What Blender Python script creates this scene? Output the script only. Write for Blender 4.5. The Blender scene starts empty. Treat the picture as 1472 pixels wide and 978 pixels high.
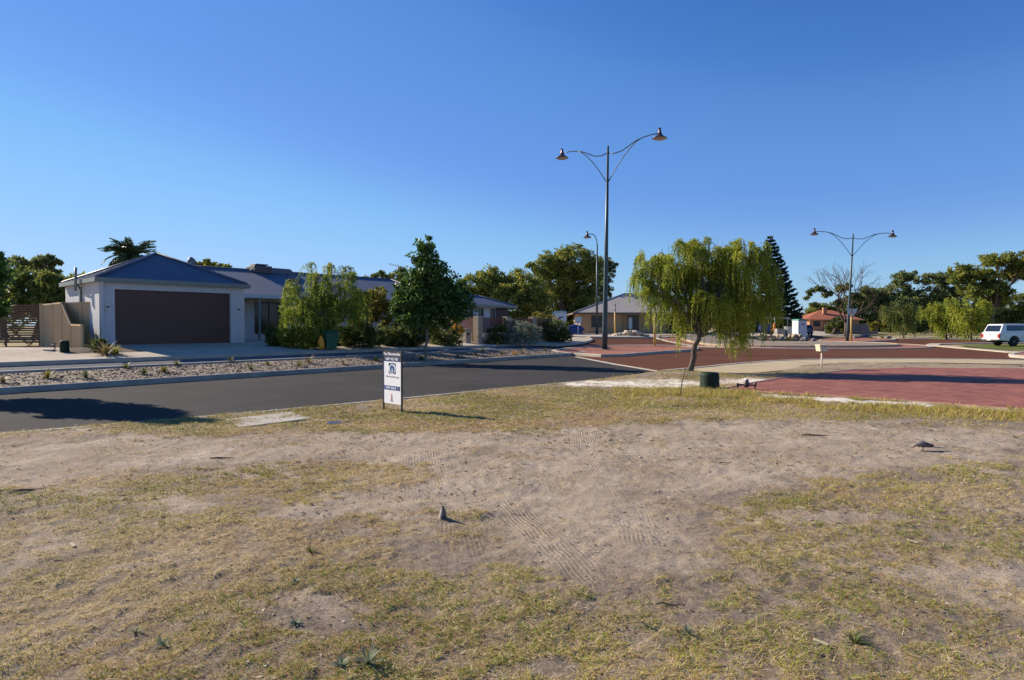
import bpy, bmesh, math, random
import numpy as np
from mathutils import Vector, Matrix
R = math.radians
rng = np.random.default_rng(7)
random.seed(7)
C = bpy.context.scene.collection
# ------------------------------------------------------------------ camera model
F = 900.0; EYE = 1.6
PITCH = math.atan(20 / F)
cp, sp = math.cos(PITCH), math.sin(PITCH)
def ray(px, py):
    a = (px - 736) / F; b = -(py - 489) / F
    return Vector((a, cp + b * sp, -sp + b * cp))
def at(px, py, Y):
    d = ray(px, py); t = Y / d.y
    return Vector((d.x * t, Y, EYE + d.z * t))
DX, DY = 0.6265, 0.7794            # along the street
NX, NY = -0.7794, 0.6265           # across it, towards the houses
def S(x, y): return NX * x + NY * y
def T(x, y): return DX * x + DY * y
def ST(s, t): return (NX * s + DX * t, NY * s + DY * t)
S0, S1, HT = 19.0, 26.5, 0.75
def H(x, y):
    s = S(x, y)
    return HT * min(max((s - S0) / (S1 - S0), 0), 1)
def G(px, py, dz=0.0):
    d = ray(px, py); d = d / d.y
    lo, hi = 1.0, 400.0
    f = lambda Y: EYE + d.z * Y - H(d.x * Y, Y)
    if f(hi) > 0: Y = hi
    else:
        Y = lo
        while Y < hi and f(Y) > 0: Y += 0.25
        a, b = Y - 0.25, Y
        for _ in range(20):
            m = (a + b) / 2
            if f(m) > 0: a = m
            else: b = m
        Y = b
    return Vector((d.x * Y, Y, H(d.x * Y, Y) + dz))
def onY(px, Y):
    x = (px - 736) / F * Y * 1.0003
    return Vector((x, Y, H(x, Y)))
# ------------------------------------------------------------------ materials
def new_mat(name):
    m = bpy.data.materials.new(name); m.use_nodes = True
    nt = m.node_tree; b = nt.nodes['Principled BSDF']
    return m, nt, b
def N(nt, kind, **kw):
    n = nt.nodes.new(kind)
    for k, v in kw.items():
        if k in n.inputs: n.inputs[k].default_value = v
        else: setattr(n, k, v)
    return n
def ramp(nt, cols, pos=None):
    n = nt.nodes.new('ShaderNodeValToRGB'); e = n.color_ramp.elements
    if pos is None: pos = [i / (len(cols) - 1) for i in range(len(cols))]
    while len(e) < len(cols): e.new(0.5)
    for i, (p, c) in enumerate(zip(pos, cols)):
        e[i].position = p; e[i].color = (*c, 1)
    return n
_mats = {}
def mat(name, c, c2=None, scale=6.0, rough=0.7, bump=0.0, bscale=None, metal=0.0, detail=6.0, spec=0.5, stretch=(1,1,1), lo=.3, hi=.7):
    if name in _mats: return _mats[name]
    m, nt, b = new_mat(name)
    b.inputs['Roughness'].default_value = rough; b.inputs['Metallic'].default_value = metal
    b.inputs['Specular IOR Level'].default_value = spec
    if c2 is None: c2 = tuple(v * 0.82 for v in c)
    tc = N(nt, 'ShaderNodeTexCoord'); mp = N(nt, 'ShaderNodeMapping'); mp.inputs['Scale'].default_value = stretch
    nt.links.new(tc.outputs['Object'], mp.inputs[0])
    no = N(nt, 'ShaderNodeTexNoise', Scale=scale, Detail=detail, Roughness=0.65)
    nt.links.new(mp.outputs[0], no.inputs['Vector'])
    r = ramp(nt, [c2, c], [lo, hi]); nt.links.new(no.outputs['Fac'], r.inputs[0])
    nt.links.new(r.outputs[0], b.inputs['Base Color'])
    if bump:
        n2 = N(nt, 'ShaderNodeTexNoise', Scale=bscale or scale * 6, Detail=5.0)
        nt.links.new(mp.outputs[0], n2.inputs['Vector'])
        bp = N(nt, 'ShaderNodeBump', Strength=bump, Distance=0.02)
        nt.links.new(n2.outputs['Fac'], bp.inputs['Height']); nt.links.new(bp.outputs[0], b.inputs['Normal'])
    _mats[name] = m
    return m
def leafmat(name, cols, rough=0.55, trans=0.25, spec=0.3):
    if name in _mats: return _mats[name]
    m, nt, b = new_mat(name)
    at_ = N(nt, 'ShaderNodeAttribute', attribute_name='rnd')
    r = ramp(nt, cols); nt.links.new(at_.outputs['Fac'], r.inputs[0])
    nt.links.new(r.outputs[0], b.inputs['Base Color'])
    b.inputs['Roughness'].default_value = rough; b.inputs['Specular IOR Level'].default_value = spec
    tr = N(nt, 'ShaderNodeBsdfTranslucent'); nt.links.new(r.outputs[0], tr.inputs['Color'])
    mx = N(nt, 'ShaderNodeMixShader'); mx.inputs[0].default_value = trans
    nt.links.new(b.outputs[0], mx.inputs[1]); nt.links.new(tr.outputs[0], mx.inputs[2])
    nt.links.new(mx.outputs[0], nt.nodes['Material Output'].inputs[0])
    _mats[name] = m
    return m
# ------------------------------------------------------------------ object helpers
def tag(o, label=None, cat=None, group=None, kind=None):
    if label: o['label'] = label
    if cat: o['category'] = cat
    if group: o['group'] = group
    if kind: o['kind'] = kind
    return o
def thing(name, label, cat, loc, rotz=0.0, group=None):
    o = bpy.data.objects.new(name, None); C.objects.link(o); o.empty_display_size = .3
    o.location = loc; o.rotation_euler = (0, 0, rotz)
    return tag(o, label, cat, group)
def npmesh(name, V, Fq, m, parent=None, attr=None, smooth=False):
    """V (n,3) float, Fq (k,4) or (k,3) int"""
    me = bpy.data.meshes.new(name); V = np.asarray(V, np.float32); Fq = np.asarray(Fq, np.int32)
    k = Fq.shape[1]
    me.vertices.add(len(V)); me.vertices.foreach_set('co', V.ravel())
    me.loops.add(Fq.size); me.loops.foreach_set('vertex_index', Fq.ravel())
    me.polygons.add(len(Fq)); me.polygons.foreach_set('loop_start', np.arange(0, Fq.size, k, dtype=np.int32))
    if smooth: me.polygons.foreach_set('use_smooth', np.ones(len(Fq), bool))
    if attr:
        for nm, a in attr.items():
            t = me.attributes.new(nm, 'FLOAT', 'POINT'); t.data.foreach_set('value', np.asarray(a, np.float32))
    me.update(calc_edges=True); me.validate()
    o = bpy.data.objects.new(name, me); C.objects.link(o)
    if m: me.materials.append(m)
    if parent: o.parent = parent
    return o
class MB:
    def __init__(s): s.v = []; s.f = []; s.sm = []
    def add(s, vs, fs, smooth=False):
        b = len(s.v); s.v += [tuple(v) for v in vs]
        s.f += [tuple(i + b for i in f) for f in fs]; s.sm += [smooth] * len(fs); return s
    def box(s, x0, x1, y0, y1, z0, z1, bev=0.0, M=None):
        if bev <= 0:
            vs = [(x, y, z) for z in (z0, z1) for y in (y0, y1) for x in (x0, x1)]
            fs = [(0,2,3,1),(4,5,7,6),(0,1,5,4),(1,3,7,5),(3,2,6,7),(2,0,4,6)]
        else:
            bm = bmesh.new(); bmesh.ops.create_cube(bm, size=1)
            for v in bm.verts: v.co = Vector((x0 + (v.co.x + .5) * (x1 - x0), y0 + (v.co.y + .5) * (y1 - y0), z0 + (v.co.z + .5) * (z1 - z0)))
            bmesh.ops.bevel(bm, geom=bm.edges[:] , offset=bev, segments=2, affect='EDGES', profile=.5)
            bm.verts.ensure_lookup_table(); vs = [v.co.copy() for v in bm.verts]; fs = [[v.index for v in f.verts] for f in bm.faces]; bm.free()
        if M: vs = [M @ Vector(v) for v in vs]
        return s.add(vs, fs)
    def tube(s, pts, rad, seg=8, cap=True):
        pts = [Vector(p) for p in pts]; n = len(pts)
        if not hasattr(rad, '__len__'): rad = [rad] * n
        rings = []; up = None
        for i, p in enumerate(pts):
            t = (pts[min(i + 1, n - 1)] - pts[max(i - 1, 0)])
            if t.length < 1e-9: t = Vector((0, 0, 1))
            t.normalize()
            if up is None: up = t.orthogonal().normalized()
            a = (up - t * up.dot(t))
            a = a.normalized() if a.length > 1e-6 else t.orthogonal().normalized()
            up = a; b = t.cross(a)
            rings.append([p + (a * math.cos(q) + b * math.sin(q)) * rad[i] for q in [2 * math.pi * k / seg for k in range(seg)]])
        vs = [v for r in rings for v in r]; fs = []
        for i in range(n - 1):
            for k in range(seg):
                k2 = (k + 1) % seg
                fs.append((i * seg + k, i * seg + k2, (i + 1) * seg + k2, (i + 1) * seg + k))
        s.add(vs, fs, True)
        if cap:
            b = len(s.v) - len(vs)
            s.f.append(tuple(b + k for k in reversed(range(seg)))); s.f.append(tuple(b + (n - 1) * seg + k for k in range(seg))); s.sm += [False, False]
        return s
    def lathe(s, prof, seg=20, c=(0, 0, 0), M=None, smooth=True):
        vs = []; fs = []
        for r, z in prof:
            for k in range(seg):
                q = 2 * math.pi * k / seg
                v = Vector((c[0] + r * math.cos(q), c[1] + r * math.sin(q), c[2] + z)); vs.append(M @ v if M else v)
        for i in range(len(prof) - 1):
            for k in range(seg):
                k2 = (k + 1) % seg
                fs.append((i * seg + k, i * seg + k2, (i + 1) * seg + k2, (i + 1) * seg + k))
        s.add(vs, fs, smooth); b = len(s.v) - len(vs)
        s.f.append(tuple(b + k for k in reversed(range(seg)))); s.f.append(tuple(b + (len(prof) - 1) * seg + k for k in range(seg))); s.sm += [False, False]
        return s
    def prism(s, poly, y0, y1, axis='y', M=None):
        """poly of (a,b) extruded: axis y -> (a,y,b); z -> (a,b,z)"""
        n = len(poly)
        g = (lambda a, b, c: (a, c, b)) if axis == 'y' else ((lambda a, b, c: (a, b, c)) if axis == 'z' else (lambda a, b, c: (c, a, b)))
        vs = [g(a, b, y0) for a, b in poly] + [g(a, b, y1) for a, b in poly]
        fs = [tuple(range(n)), tuple(reversed(range(n, 2 * n)))] + [(i, (i + 1) % n, n + (i + 1) % n, n + i) for i in range(n)]
        if M: vs = [M @ Vector(v) for v in vs]
        return s.add(vs, fs)
    def blob(s, c, r, amp=.25, seg=12, fr=1.6, seed=0, flat=0):
        rr = random.Random(seed); ph = [rr.uniform(0, 6.3) for _ in range(9)]
        vs = []; fs = []; nr = seg // 2 + 1
        for i in range(nr + 1):
            th = math.pi * i / nr
            for k in range(seg):
                q = 2 * math.pi * k / seg
                d = Vector((math.sin(th) * math.cos(q), math.sin(th) * math.sin(q), math.cos(th)))
                f = 1 + amp * (math.sin(d.x * fr * 2 + ph[0]) * math.sin(d.y * fr * 2.3 + ph[1]) + .6 * math.sin(d.z * fr * 3 + ph[2] + d.x * 2) + .4 * math.sin(d.y * fr * 5 + ph[3]) * math.sin(d.x * fr * 4 + ph[4]))
                vs.append((c[0] + d.x * r[0] * f, c[1] + d.y * r[1] * f, c[2] + d.z * r[2] * f))
        for i in range(nr):
            for k in range(seg):
                k2 = (k + 1) % seg; fs.append((i * seg + k, (i + 1) * seg + k, (i + 1) * seg + k2, i * seg + k2))
        return s.add(vs, fs, True)
    def build(s, name, m, parent=None):
        me = bpy.data.meshes.new(name); me.from_pydata(s.v, [], s.f); me.update()
        me.polygons.foreach_set('use_smooth', s.sm)
        bm = bmesh.new(); bm.from_mesh(me); bmesh.ops.remove_doubles(bm, verts=bm.verts, dist=1e-5); bmesh.ops.recalc_face_normals(bm, faces=bm.faces); bm.to_mesh(me); bm.free()
        o = bpy.data.objects.new(name, me); C.objects.link(o); me.materials.append(m)
        if parent: o.parent = parent
        return o
def copy_tree(o, parent=None):
    c = o.copy(); C.objects.link(c); c.parent = parent
    for ch in list(o.children): copy_tree(ch, c)
    return c
def drape(name, poly, dz, m, kind='structure', parent=None):
    """flat sheet following the two breaks of the terrain"""
    bm = bmesh.new(); vs = [bm.verts.new((p[0], p[1], 0)) for p in poly]; f = bm.faces.new(vs)
    bmesh.ops.triangulate(bm, faces=bm.faces[:])
    for s in (S0, S1):
        bmesh.ops.bisect_plane(bm, geom=bm.verts[:] + bm.edges[:] + bm.faces[:], plane_co=(NX * s, NY * s, 0), plane_no=(NX, NY, 0))
    for v in bm.verts: v.co.z = H(v.co.x, v.co.y) + dz
    bmesh.ops.recalc_face_normals(bm, faces=bm.faces[:])
    for f in bm.faces:
        if f.normal.z < 0: f.normal_flip()
    me = bpy.data.meshes.new(name); bm.to_mesh(me); bm.free(); me.materials.append(m)
    o = bpy.data.objects.new(name, me); C.objects.link(o)
    if kind: o['kind'] = kind
    if parent: o.parent = parent
    return o
def refine(pts, step=1.0):
    out = []
    for a, b in zip(pts[:-1], pts[1:]):
        n = max(1, int(math.hypot(b[0] - a[0], b[1] - a[1]) / step))
        for i in range(n): out.append((a[0] + (b[0] - a[0]) * i / n, a[1] + (b[1] - a[1]) * i / n))
    out.append((pts[-1][0], pts[-1][1])); return out
def smooth_line(pts, it=2, closed=False):
    pts = [(p[0], p[1]) for p in pts]
    for _ in range(it):
        q = [] if closed else [pts[0]]
        rg = range(len(pts)) if closed else range(len(pts) - 1)
        for i in rg:
            a = pts[i]; b = pts[(i + 1) % len(pts)]
            q += [(a[0] * .75 + b[0] * .25, a[1] * .75 + b[1] * .25), (a[0] * .25 + b[0] * .75, a[1] * .25 + b[1] * .75)]
        if not closed: q.append(pts[-1])
        pts = q
    return pts
def kerb(name, pts, w, z0, z1, m, closed=False, side=0.0, parent=None):
    pts = refine(list(pts) + ([pts[0]] if closed else []), .7)
    if closed: pts = pts[:-1]
    prof = [(-w / 2, z0), (-w / 2, z1 - .03), (-w / 2 + .03, z1), (w / 2 - .03, z1), (w / 2, z1 - .03), (w / 2, z0)]
    n = len(pts); vs = []; fs = []
    for i, p in enumerate(pts):
        a = pts[(i - 1) % n] if (closed or i > 0) else p; b = pts[(i + 1) % n] if (closed or i < n - 1) else p
        t = Vector((b[0] - a[0], b[1] - a[1])).normalized(); nn = Vector((-t.y, t.x))
        for o_, z in prof:
            x, y = p[0] + nn.x * (o_ + side), p[1] + nn.y * (o_ + side); vs.append((x, y, H(x, y) + z))
    k = len(prof)
    for i in range(n if closed else n - 1):
        j = (i + 1) % n
        for q in range(k - 1): fs.append((i * k + q, i * k + q + 1, j * k + q + 1, j * k + q))
    mb = MB().add(vs, fs)
    if not closed:
        mb.f += [tuple(range(k)), tuple(reversed(range((n - 1) * k, n * k)))]; mb.sm += [False, False]
    o = mb.build(name, m, parent)
    if not parent: o['kind'] = 'structure'
    return o
# ------------------------------------------------------------------ numpy noise
def vnoise(x, y, seed=0):
    xi = np.floor(x).astype(np.int64); yi = np.floor(y).astype(np.int64); fx = x - xi; fy = y - yi
    def h(a, b):
        n = (a * 374761393 + b * 668265263 + seed * 1442695041) & 0x7fffffff
        n = ((n ^ (n >> 13)) * 1274126177) & 0x7fffffff
        return ((n ^ (n >> 16)) & 0xffff) / 65535.0
    u = fx * fx * (3 - 2 * fx); v = fy * fy * (3 - 2 * fy)
    return (h(xi, yi) * (1 - u) + h(xi + 1, yi) * u) * (1 - v) + (h(xi, yi + 1) * (1 - u) + h(xi + 1, yi + 1) * u) * v
def fbm(x, y, sc, oc=4, seed=0, gain=.5):
    t = 0; a = 1; s = 0
    for i in range(oc):
        t = t + a * vnoise(x * sc * 2 ** i + 17.3 * i, y * sc * 2 ** i - 9.1 * i, seed + i); s += a; a *= gain
    return t / s
def sstep(a, b, x):
    t = np.clip((x - a) / (b - a), 0, 1); return t * t * (3 - 2 * t)
def inpoly(x, y, poly):
    r = np.zeros(x.shape, bool); n = len(poly)
    for i in range(n):
        x0, y0 = poly[i][:2]; x1, y1 = poly[(i + 1) % n][:2]
        if y0 == y1: continue
        c = ((y0 > y) != (y1 > y)) & (x < (x1 - x0) * (y - y0) / (y1 - y0) + x0); r ^= c
    return r
def proj(x, y, z=0):
    """where a ground point lies in the picture; used to lay out the lot's worn and grassy patches"""
    dz = z - EYE; dep = y * cp - dz * sp; up = y * sp + dz * cp
    return 736 + F * x / dep, 489 - F * up / dep
# ================================================================== GROUND
# --- layout polygons (world metres)
g2 = lambda px, py: tuple(G(px, py))[:2]
near_edge = [g2(0, 625), g2(300, 600), g2(545, 577), g2(700, 561.5), g2(800, 552), g2(860, 546.5), g2(950, 535)]
d0 = Vector(near_edge[0]) - Vector(near_edge[1]); d0.normalize()
near_ext = Vector(near_edge[0]) + d0 * 40
near_edge = [tuple(near_ext)] + near_edge
SK = 18.6
far_edge = [ST(SK, -45), ST(SK, 30.2)]
join = [g2(828, 512), g2(885, 524), g2(950, 534)]
road_poly = near_edge + [g2(885, 524), g2(828, 514), far_edge[1], far_edge[0]]
junction = [g2(820, 512), g2(828, 514), g2(885, 524), g2(950, 534.5), g2(1000, 530), g2(1050, 524.5), g2(1120, 519), g2(1220, 516.5), g2(1340, 517), g2(1472, 519), g2(1800, 523),
            g2(1800, 515), g2(1472, 509), g2(1420, 504), g2(1350, 498), g2(1338, 496.5), g2(1346, 494.5), g2(1500, 493), g2(1500, 488), g2(1300, 488), g2(1240, 486), g2(1200, 485), g2(1100, 484.5), g2(1000, 486), g2(930, 486.5), g2(870, 486.5),
            (1.5, 51.0), (-3.5, 49.0), (-6, 47), ST(24.9, 33.5), ST(24.9, 38.0), ST(24.2, 39.2), ST(23.3, 39.2), ST(22.9, 37.5), ST(23.1, 29), ST(21.4, 29), ST(20.2, 31)]
# keep the last stretch simple: footpath corner is laid on top of the junction sheet
junction = junction[:26] + [g2(850, 486.5), g2(850, 491), g2(838, 494), g2(820, 496.3), g2(800, 497.5), ST(23.12, 30.5), ST(23.12, 27), ST(21.4, 27), ST(21.0, 30.0)]
red_drive = [g2(1033, 562), g2(1080, 552.5), g2(1135, 543), g2(1230, 532.5), g2(1300, 529.5), g2(1472, 531), g2(1750, 534), g2(1900, 627), g2(1472, 592.5), g2(1300, 579), g2(1120, 568)]
path_near = [g2(990, 532), g2(1000, 530), g2(1050, 524.5), g2(1120, 519), g2(1220, 516.5), g2(1340, 517), g2(1472, 519), g2(1800, 523), g2(1800, 529), g2(1472, 525), g2(1330, 522.5), g2(1210, 523), g2(1155, 526.5), g2(1135, 533), g2(1080, 538), g2(1030, 538), g2(1005, 535)]

# --- materials
def asphalt(name, c, c2, sc=60, streak=0.0, agg=(1.35, .75)):
    m, nt, b = new_mat(name)
    tc = N(nt, 'ShaderNodeTexCoord')
    n1 = N(nt, 'ShaderNodeTexNoise', Scale=sc, Detail=3.0); n2 = N(nt, 'ShaderNodeTexNoise', Scale=.35, Detail=6.0, Roughness=.7)
    for n in (n1, n2): nt.links.new(tc.outputs['Object'], n.inputs['Vector'])
    r = ramp(nt, [c2, c], [.3, .7]); nt.links.new(n2.outputs['Fac'], r.inputs[0])
    r2 = ramp(nt, [(agg[1],) * 3, (agg[0],) * 3], [.35, .7]); nt.links.new(n1.outputs['Fac'], r2.inputs[0])
    mx = N(nt, 'ShaderNodeMixRGB', blend_type='MULTIPLY'); mx.inputs[0].default_value = 1
    nt.links.new(r.outputs[0], mx.inputs[1]); nt.links.new(r2.outputs[0], mx.inputs[2]); nt.links.new(mx.outputs[0], b.inputs['Base Color'])
    bp = N(nt, 'ShaderNodeBump', Strength=.5, Distance=.006); nt.links.new(n1.outputs['Fac'], bp.inputs['Height']); nt.links.new(bp.outputs[0], b.inputs['Normal'])
    b.inputs['Roughness'].default_value = .95; b.inputs['Specular IOR Level'].default_value = .08
    return m
M_asph = asphalt('asphalt', (.058, .055, .054), (.036, .034, .034))
M_redasph = asphalt('red_asphalt', (.135, .055, .030), (.09, .037, .022), 40)
M_lane = asphalt('lane_asphalt', (.16, .16, .165), (.12, .12, .125), 40)
M_conc = mat('concrete', (.54, .45, .34), (.40, .335, .255), scale=1.2, rough=.9, bump=.2, bscale=40, spec=.2)
M_kerb = mat('kerb_concrete', (.42, .385, .33), (.24, .22, .195), scale=1.6, rough=.9, bump=.3, bscale=30, spec=.2)
M_kerbl = mat('kerb_concrete_light', (.48, .43, .35), (.33, .30, .25), scale=1.6, rough=.9, bump=.3, bscale=30, spec=.2)
M_path = mat('path_limestone', (.50, .41, .27), (.38, .31, .205), scale=1.0, rough=.95, bump=.3, bscale=60, spec=.1, lo=.35, hi=.65)
def brickpave(name, c1, c2, mort, sc=1.0):
    m, nt, b = new_mat(name); tc = N(nt, 'ShaderNodeTexCoord')
    mp = N(nt, 'ShaderNodeMapping'); mp.inputs['Rotation'].default_value = (0, 0, R(8)); nt.links.new(tc.outputs['Object'], mp.inputs[0])
    br = N(nt, 'ShaderNodeTexBrick'); br.inputs['Color1'].default_value = (*c1, 1); br.inputs['Color2'].default_value = (*c2, 1); br.inputs['Mortar'].default_value = (*mort, 1)
    br.inputs['Scale'].default_value = sc; br.inputs['Mortar Size'].default_value = .006; br.inputs['Brick Width'].default_value = .23; br.inputs['Row Height'].default_value = .115
    nt.links.new(mp.outputs[0], br.inputs['Vector'])
    n2 = N(nt, 'ShaderNodeTexNoise', Scale=.9, Detail=7.0, Roughness=.7); nt.links.new(tc.outputs['Object'], n2.inputs['Vector'])
    r = ramp(nt, [(.72, .74, .78), (1.15, 1.12, 1.08)], [.3, .72]); nt.links.new(n2.outputs['Fac'], r.inputs[0])
    mx = N(nt, 'ShaderNodeMixRGB', blend_type='MULTIPLY'); mx.inputs[0].default_value = 1
    nt.links.new(br.outputs[0], mx.inputs[1]); nt.links.new(r.outputs[0], mx.inputs[2]); nt.links.new(mx.outputs[0], b.inputs['Base Color'])
    bp = N(nt, 'ShaderNodeBump', Strength=.4, Distance=.008); nt.links.new(br.outputs['Fac'], bp.inputs['Height']); bp.invert = True; nt.links.new(bp.outputs[0], b.inputs['Normal'])
    b.inputs['Roughness'].default_value = .85; b.inputs['Specular IOR Level'].default_value = .25
    return m
M_redpave = brickpave('red_brick_paving', (.38, .145, .105), (.23, .078, .058), (.11, .06, .05))
M_isl = brickpave('island_brick_paving', (.40, .16, .10), (.31, .125, .08), (.2, .1, .07))
M_gravel = mat('gravel', (.35, .275, .20), (.10, .07, .05), scale=9, rough=.95, bump=1.0, bscale=22, detail=10, lo=.36, hi=.62)
M_mulch = mat('mulch', (.10, .055, .04), (.03, .02, .016), scale=12, rough=1, bump=1.0, bscale=30)
M_whites = mat('pale_sand', (.60, .52, .42), (.34, .28, .22), scale=2.5, rough=1, bump=.8, bscale=18, spec=.1)
M_lawn = mat('lawn', (.14, .16, .035), (.09, .11, .03), scale=3, rough=1, bump=1.0, bscale=40, spec=.1)
# far verge ground: straw, sand and green patches
def vergemat():
    m, nt, b = new_mat('dry_verge'); tc = N(nt, 'ShaderNodeTexCoord')
    n1 = N(nt, 'ShaderNodeTexNoise', Scale=.25, Detail=10.0, Roughness=.72); n2 = N(nt, 'ShaderNodeTexNoise', Scale=3.0, Detail=8.0, Roughness=.75)
    for n in (n1, n2): nt.links.new(tc.outputs['Object'], n.inputs['Vector'])
    r = ramp(nt, [(.15, .14, .05), (.36, .29, .15), (.42, .35, .24)], [.38, .5, .66]); nt.links.new(n1.outputs['Fac'], r.inputs[0])
    r2 = ramp(nt, [(.6, .6, .6), (1.15, 1.15, 1.15)], [.3, .65]); nt.links.new(n2.outputs['Fac'], r2.inputs[0])
    mx = N(nt, 'ShaderNodeMixRGB', blend_type='MULTIPLY'); mx.inputs[0].default_value = 1
    nt.links.new(r.outputs[0], mx.inputs[1]); nt.links.new(r2.outputs[0], mx.inputs[2]); nt.links.new(mx.outputs[0], b.inputs['Base Color'])
    bp = N(nt, 'ShaderNodeBump', Strength=1, Distance=.05); nt.links.new(n2.outputs['Fac'], bp.inputs['Height']); nt.links.new(bp.outputs[0], b.inputs['Normal'])
    b.inputs['Roughness'].default_value = 1; b.inputs['Specular IOR Level'].default_value = .1
    return m
M_verge = vergemat()
# lot: sand with thatch where 'cover' is high
def lotmat():
    m, nt, b = new_mat('lot_sand_and_thatch'); tc = N(nt, 'ShaderNodeTexCoord'); P = tc.outputs['Object']
    def noise(sc, det=6.0, ro=.65):
        n = N(nt, 'ShaderNodeTexNoise', Scale=sc, Detail=det, Roughness=ro); nt.links.new(P, n.inputs['Vector']); return n.outputs['Fac']
    cov = N(nt, 'ShaderNodeAttribute', attribute_name='cover').outputs['Fac']
    whi = N(nt, 'ShaderNodeAttribute', attribute_name='pale').outputs['Fac']; drt = N(nt, 'ShaderNodeAttribute', attribute_name='dirt').outputs['Fac']
    sand = ramp(nt, [(.285, .225, .165), (.385, .315, .24), (.50, .42, .33)], [.3, .5, .72]); nt.links.new(noise(1.1, 9.0, .7), sand.inputs[0])
    pale = ramp(nt, [(.60, .54, .45), (.85, .80, .70)], [.3, .6]); nt.links.new(noise(7), pale.inputs[0])
    soil = ramp(nt, [(.12, .092, .07), (.24, .19, .148), (.33, .275, .215)], [.34, .5, .66]); nt.links.new(noise(16, 8.0, .8), soil.inputs[0])
    md = N(nt, 'ShaderNodeMixRGB'); nt.links.new(drt, md.inputs[0]); nt.links.new(sand.outputs[0], md.inputs[1]); nt.links.new(soil.outputs[0], md.inputs[2])
    mp = N(nt, 'ShaderNodeMixRGB'); nt.links.new(whi, mp.inputs[0]); nt.links.new(md.outputs[0], mp.inputs[1]); nt.links.new(pale.outputs[0], mp.inputs[2])
    speck = ramp(nt, [(.34, .30, .26), (1.06, 1.05, 1.04)], [.36, .52]); nt.links.new(noise(60, 8.0, .85), speck.inputs[0])
    m1 = N(nt, 'ShaderNodeMixRGB', blend_type='MULTIPLY'); m1.inputs[0].default_value = .9
    nt.links.new(mp.outputs[0], m1.inputs[1]); nt.links.new(speck.outputs[0], m1.inputs[2])
    th = ramp(nt, [(.11, .08, .048), (.31, .24, .14), (.58, .47, .30)], [.34, .48, .64]); nt.links.new(noise(28, 8.0, .8), th.inputs[0])
    mm = N(nt, 'ShaderNodeMath', operation='MULTIPLY'); nt.links.new(cov, mm.inputs[0]); mm.inputs[1].default_value = .85
    m2 = N(nt, 'ShaderNodeMixRGB'); nt.links.new(mm.outputs[0], m2.inputs[0]); nt.links.new(m1.outputs[0], m2.inputs[1]); nt.links.new(th.outputs[0], m2.inputs[2])
    nt.links.new(m2.outputs[0], b.inputs['Base Color'])
    # tyre tread ridges (real relief pressed into the sand) + grain
    trk = N(nt, 'ShaderNodeAttribute', attribute_name='track').outputs['Fac']
    ph = N(nt, 'ShaderNodeAttribute', attribute_name='phase').outputs['Fac']
    sn = N(nt, 'ShaderNodeMath', operation='SINE'); nt.links.new(ph, sn.inputs[0])
    ml = N(nt, 'ShaderNodeMath', operation='MULTIPLY'); nt.links.new(sn.outputs[0], ml.inputs[0]); nt.links.new(trk, ml.inputs[1])
    b1 = N(nt, 'ShaderNodeBump', Strength=1.0, Distance=.0026); nt.links.new(ml.outputs[0], b1.inputs['Height'])
    b2 = N(nt, 'ShaderNodeBump', Strength=1.0, Distance=.016); nt.links.new(noise(34, 9.0, .8), b2.inputs['Height']); nt.links.new(b1.outputs[0], b2.inputs['Normal'])
    nt.links.new(b2.outputs[0], b.inputs['Normal'])
    b.inputs['Roughness'].default_value = 1; b.inputs['Specular IOR Level'].default_value = .12
    return m
M_lot = lotmat()
M_line = mat('edge_strip', (.55, .50, .42), (.36, .33, .28), scale=3, rough=.9)
M_border = mat('border_brick', (.44, .25, .19), (.33, .18, .14), scale=5, rough=.9, bump=.2)

# --- base sheet out to the horizon
drape('ground', [(-900, -60), (900, -60), (900, 1500), (-900, 1500)], -.06, M_verge)
# --- sheets
drape('road', road_poly, 0.0, M_asph)
drape('junction_road', junction, .004, M_redasph)
# concrete strip between grey and red
kerb('road_edge_strip', [g2(829, 513.4), g2(885, 524), g2(950, 534.5)], .22, -.05, .012, M_line)
kerb('near_kerb', smooth_line(near_edge[:-1], 1), .16, -.05, .03, M_kerbl, side=-.08)
kerb('near_kerb', smooth_line([g2(950, 534.5), g2(1000, 530), g2(1050, 524.5), g2(1120, 519), g2(1220, 516.5), g2(1340, 517), g2(1472, 519), g2(1800, 523)], 1), .25, -.05, .06, M_kerbl, side=-.1)
# near verge beyond the lot patch, right hand path
drape('near_path', path_near, .035, M_path)
# median with gravel
tip = ST(19.4, 30.4)
med = [ST(SK + .1, -45), ST(SK + .1, 29.2), ST(18.95, 30.2), ST(19.5, 30.3), ST(20.3, 28.9), ST(21.35, 25.0), ST(21.35, -45)]
drape('gravel_bed', med, .10, M_gravel)
kerb('median_kerb', [ST(SK + .08, -45), ST(SK + .08, 29.0), ST(18.9, 30.3), ST(19.6, 30.4), ST(20.4, 29.0), ST(21.35, 25.0), ST(21.35, -45)], .17, -.05, .15, M_kerb)
# service lane
drape('service_lane', [ST(21.43, -45), ST(21.43, 25.0), ST(20.5, 29.0), ST(21.2, 30.2), ST(23.1, 30.2), ST(23.1, -45)], .008, M_lane)
# footpath and its kerb, turning the corner
fp = [ST(23.2, -45), ST(23.2, 30.3), g2(800, 498), g2(820, 496.6), g2(838, 494.2), g2(850, 491.3), g2(851, 489), g2(843, 487.4), g2(830, 486.6), g2(800, 486), ST(26.2, 34), ST(24.6, 31), ST(24.6, -45)]
drape('footpath', fp, .11, M_conc)
kerb('footpath_kerb', [ST(23.2, -45), ST(23.2, 30.3)] + smooth_line([g2(800, 498), g2(820, 496.6), g2(838, 494.2), g2(850, 491.3), g2(851, 489), g2(843, 487.4), g2(830, 486.6)], 2), .16, -.05, .125, M_kerbl)
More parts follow.
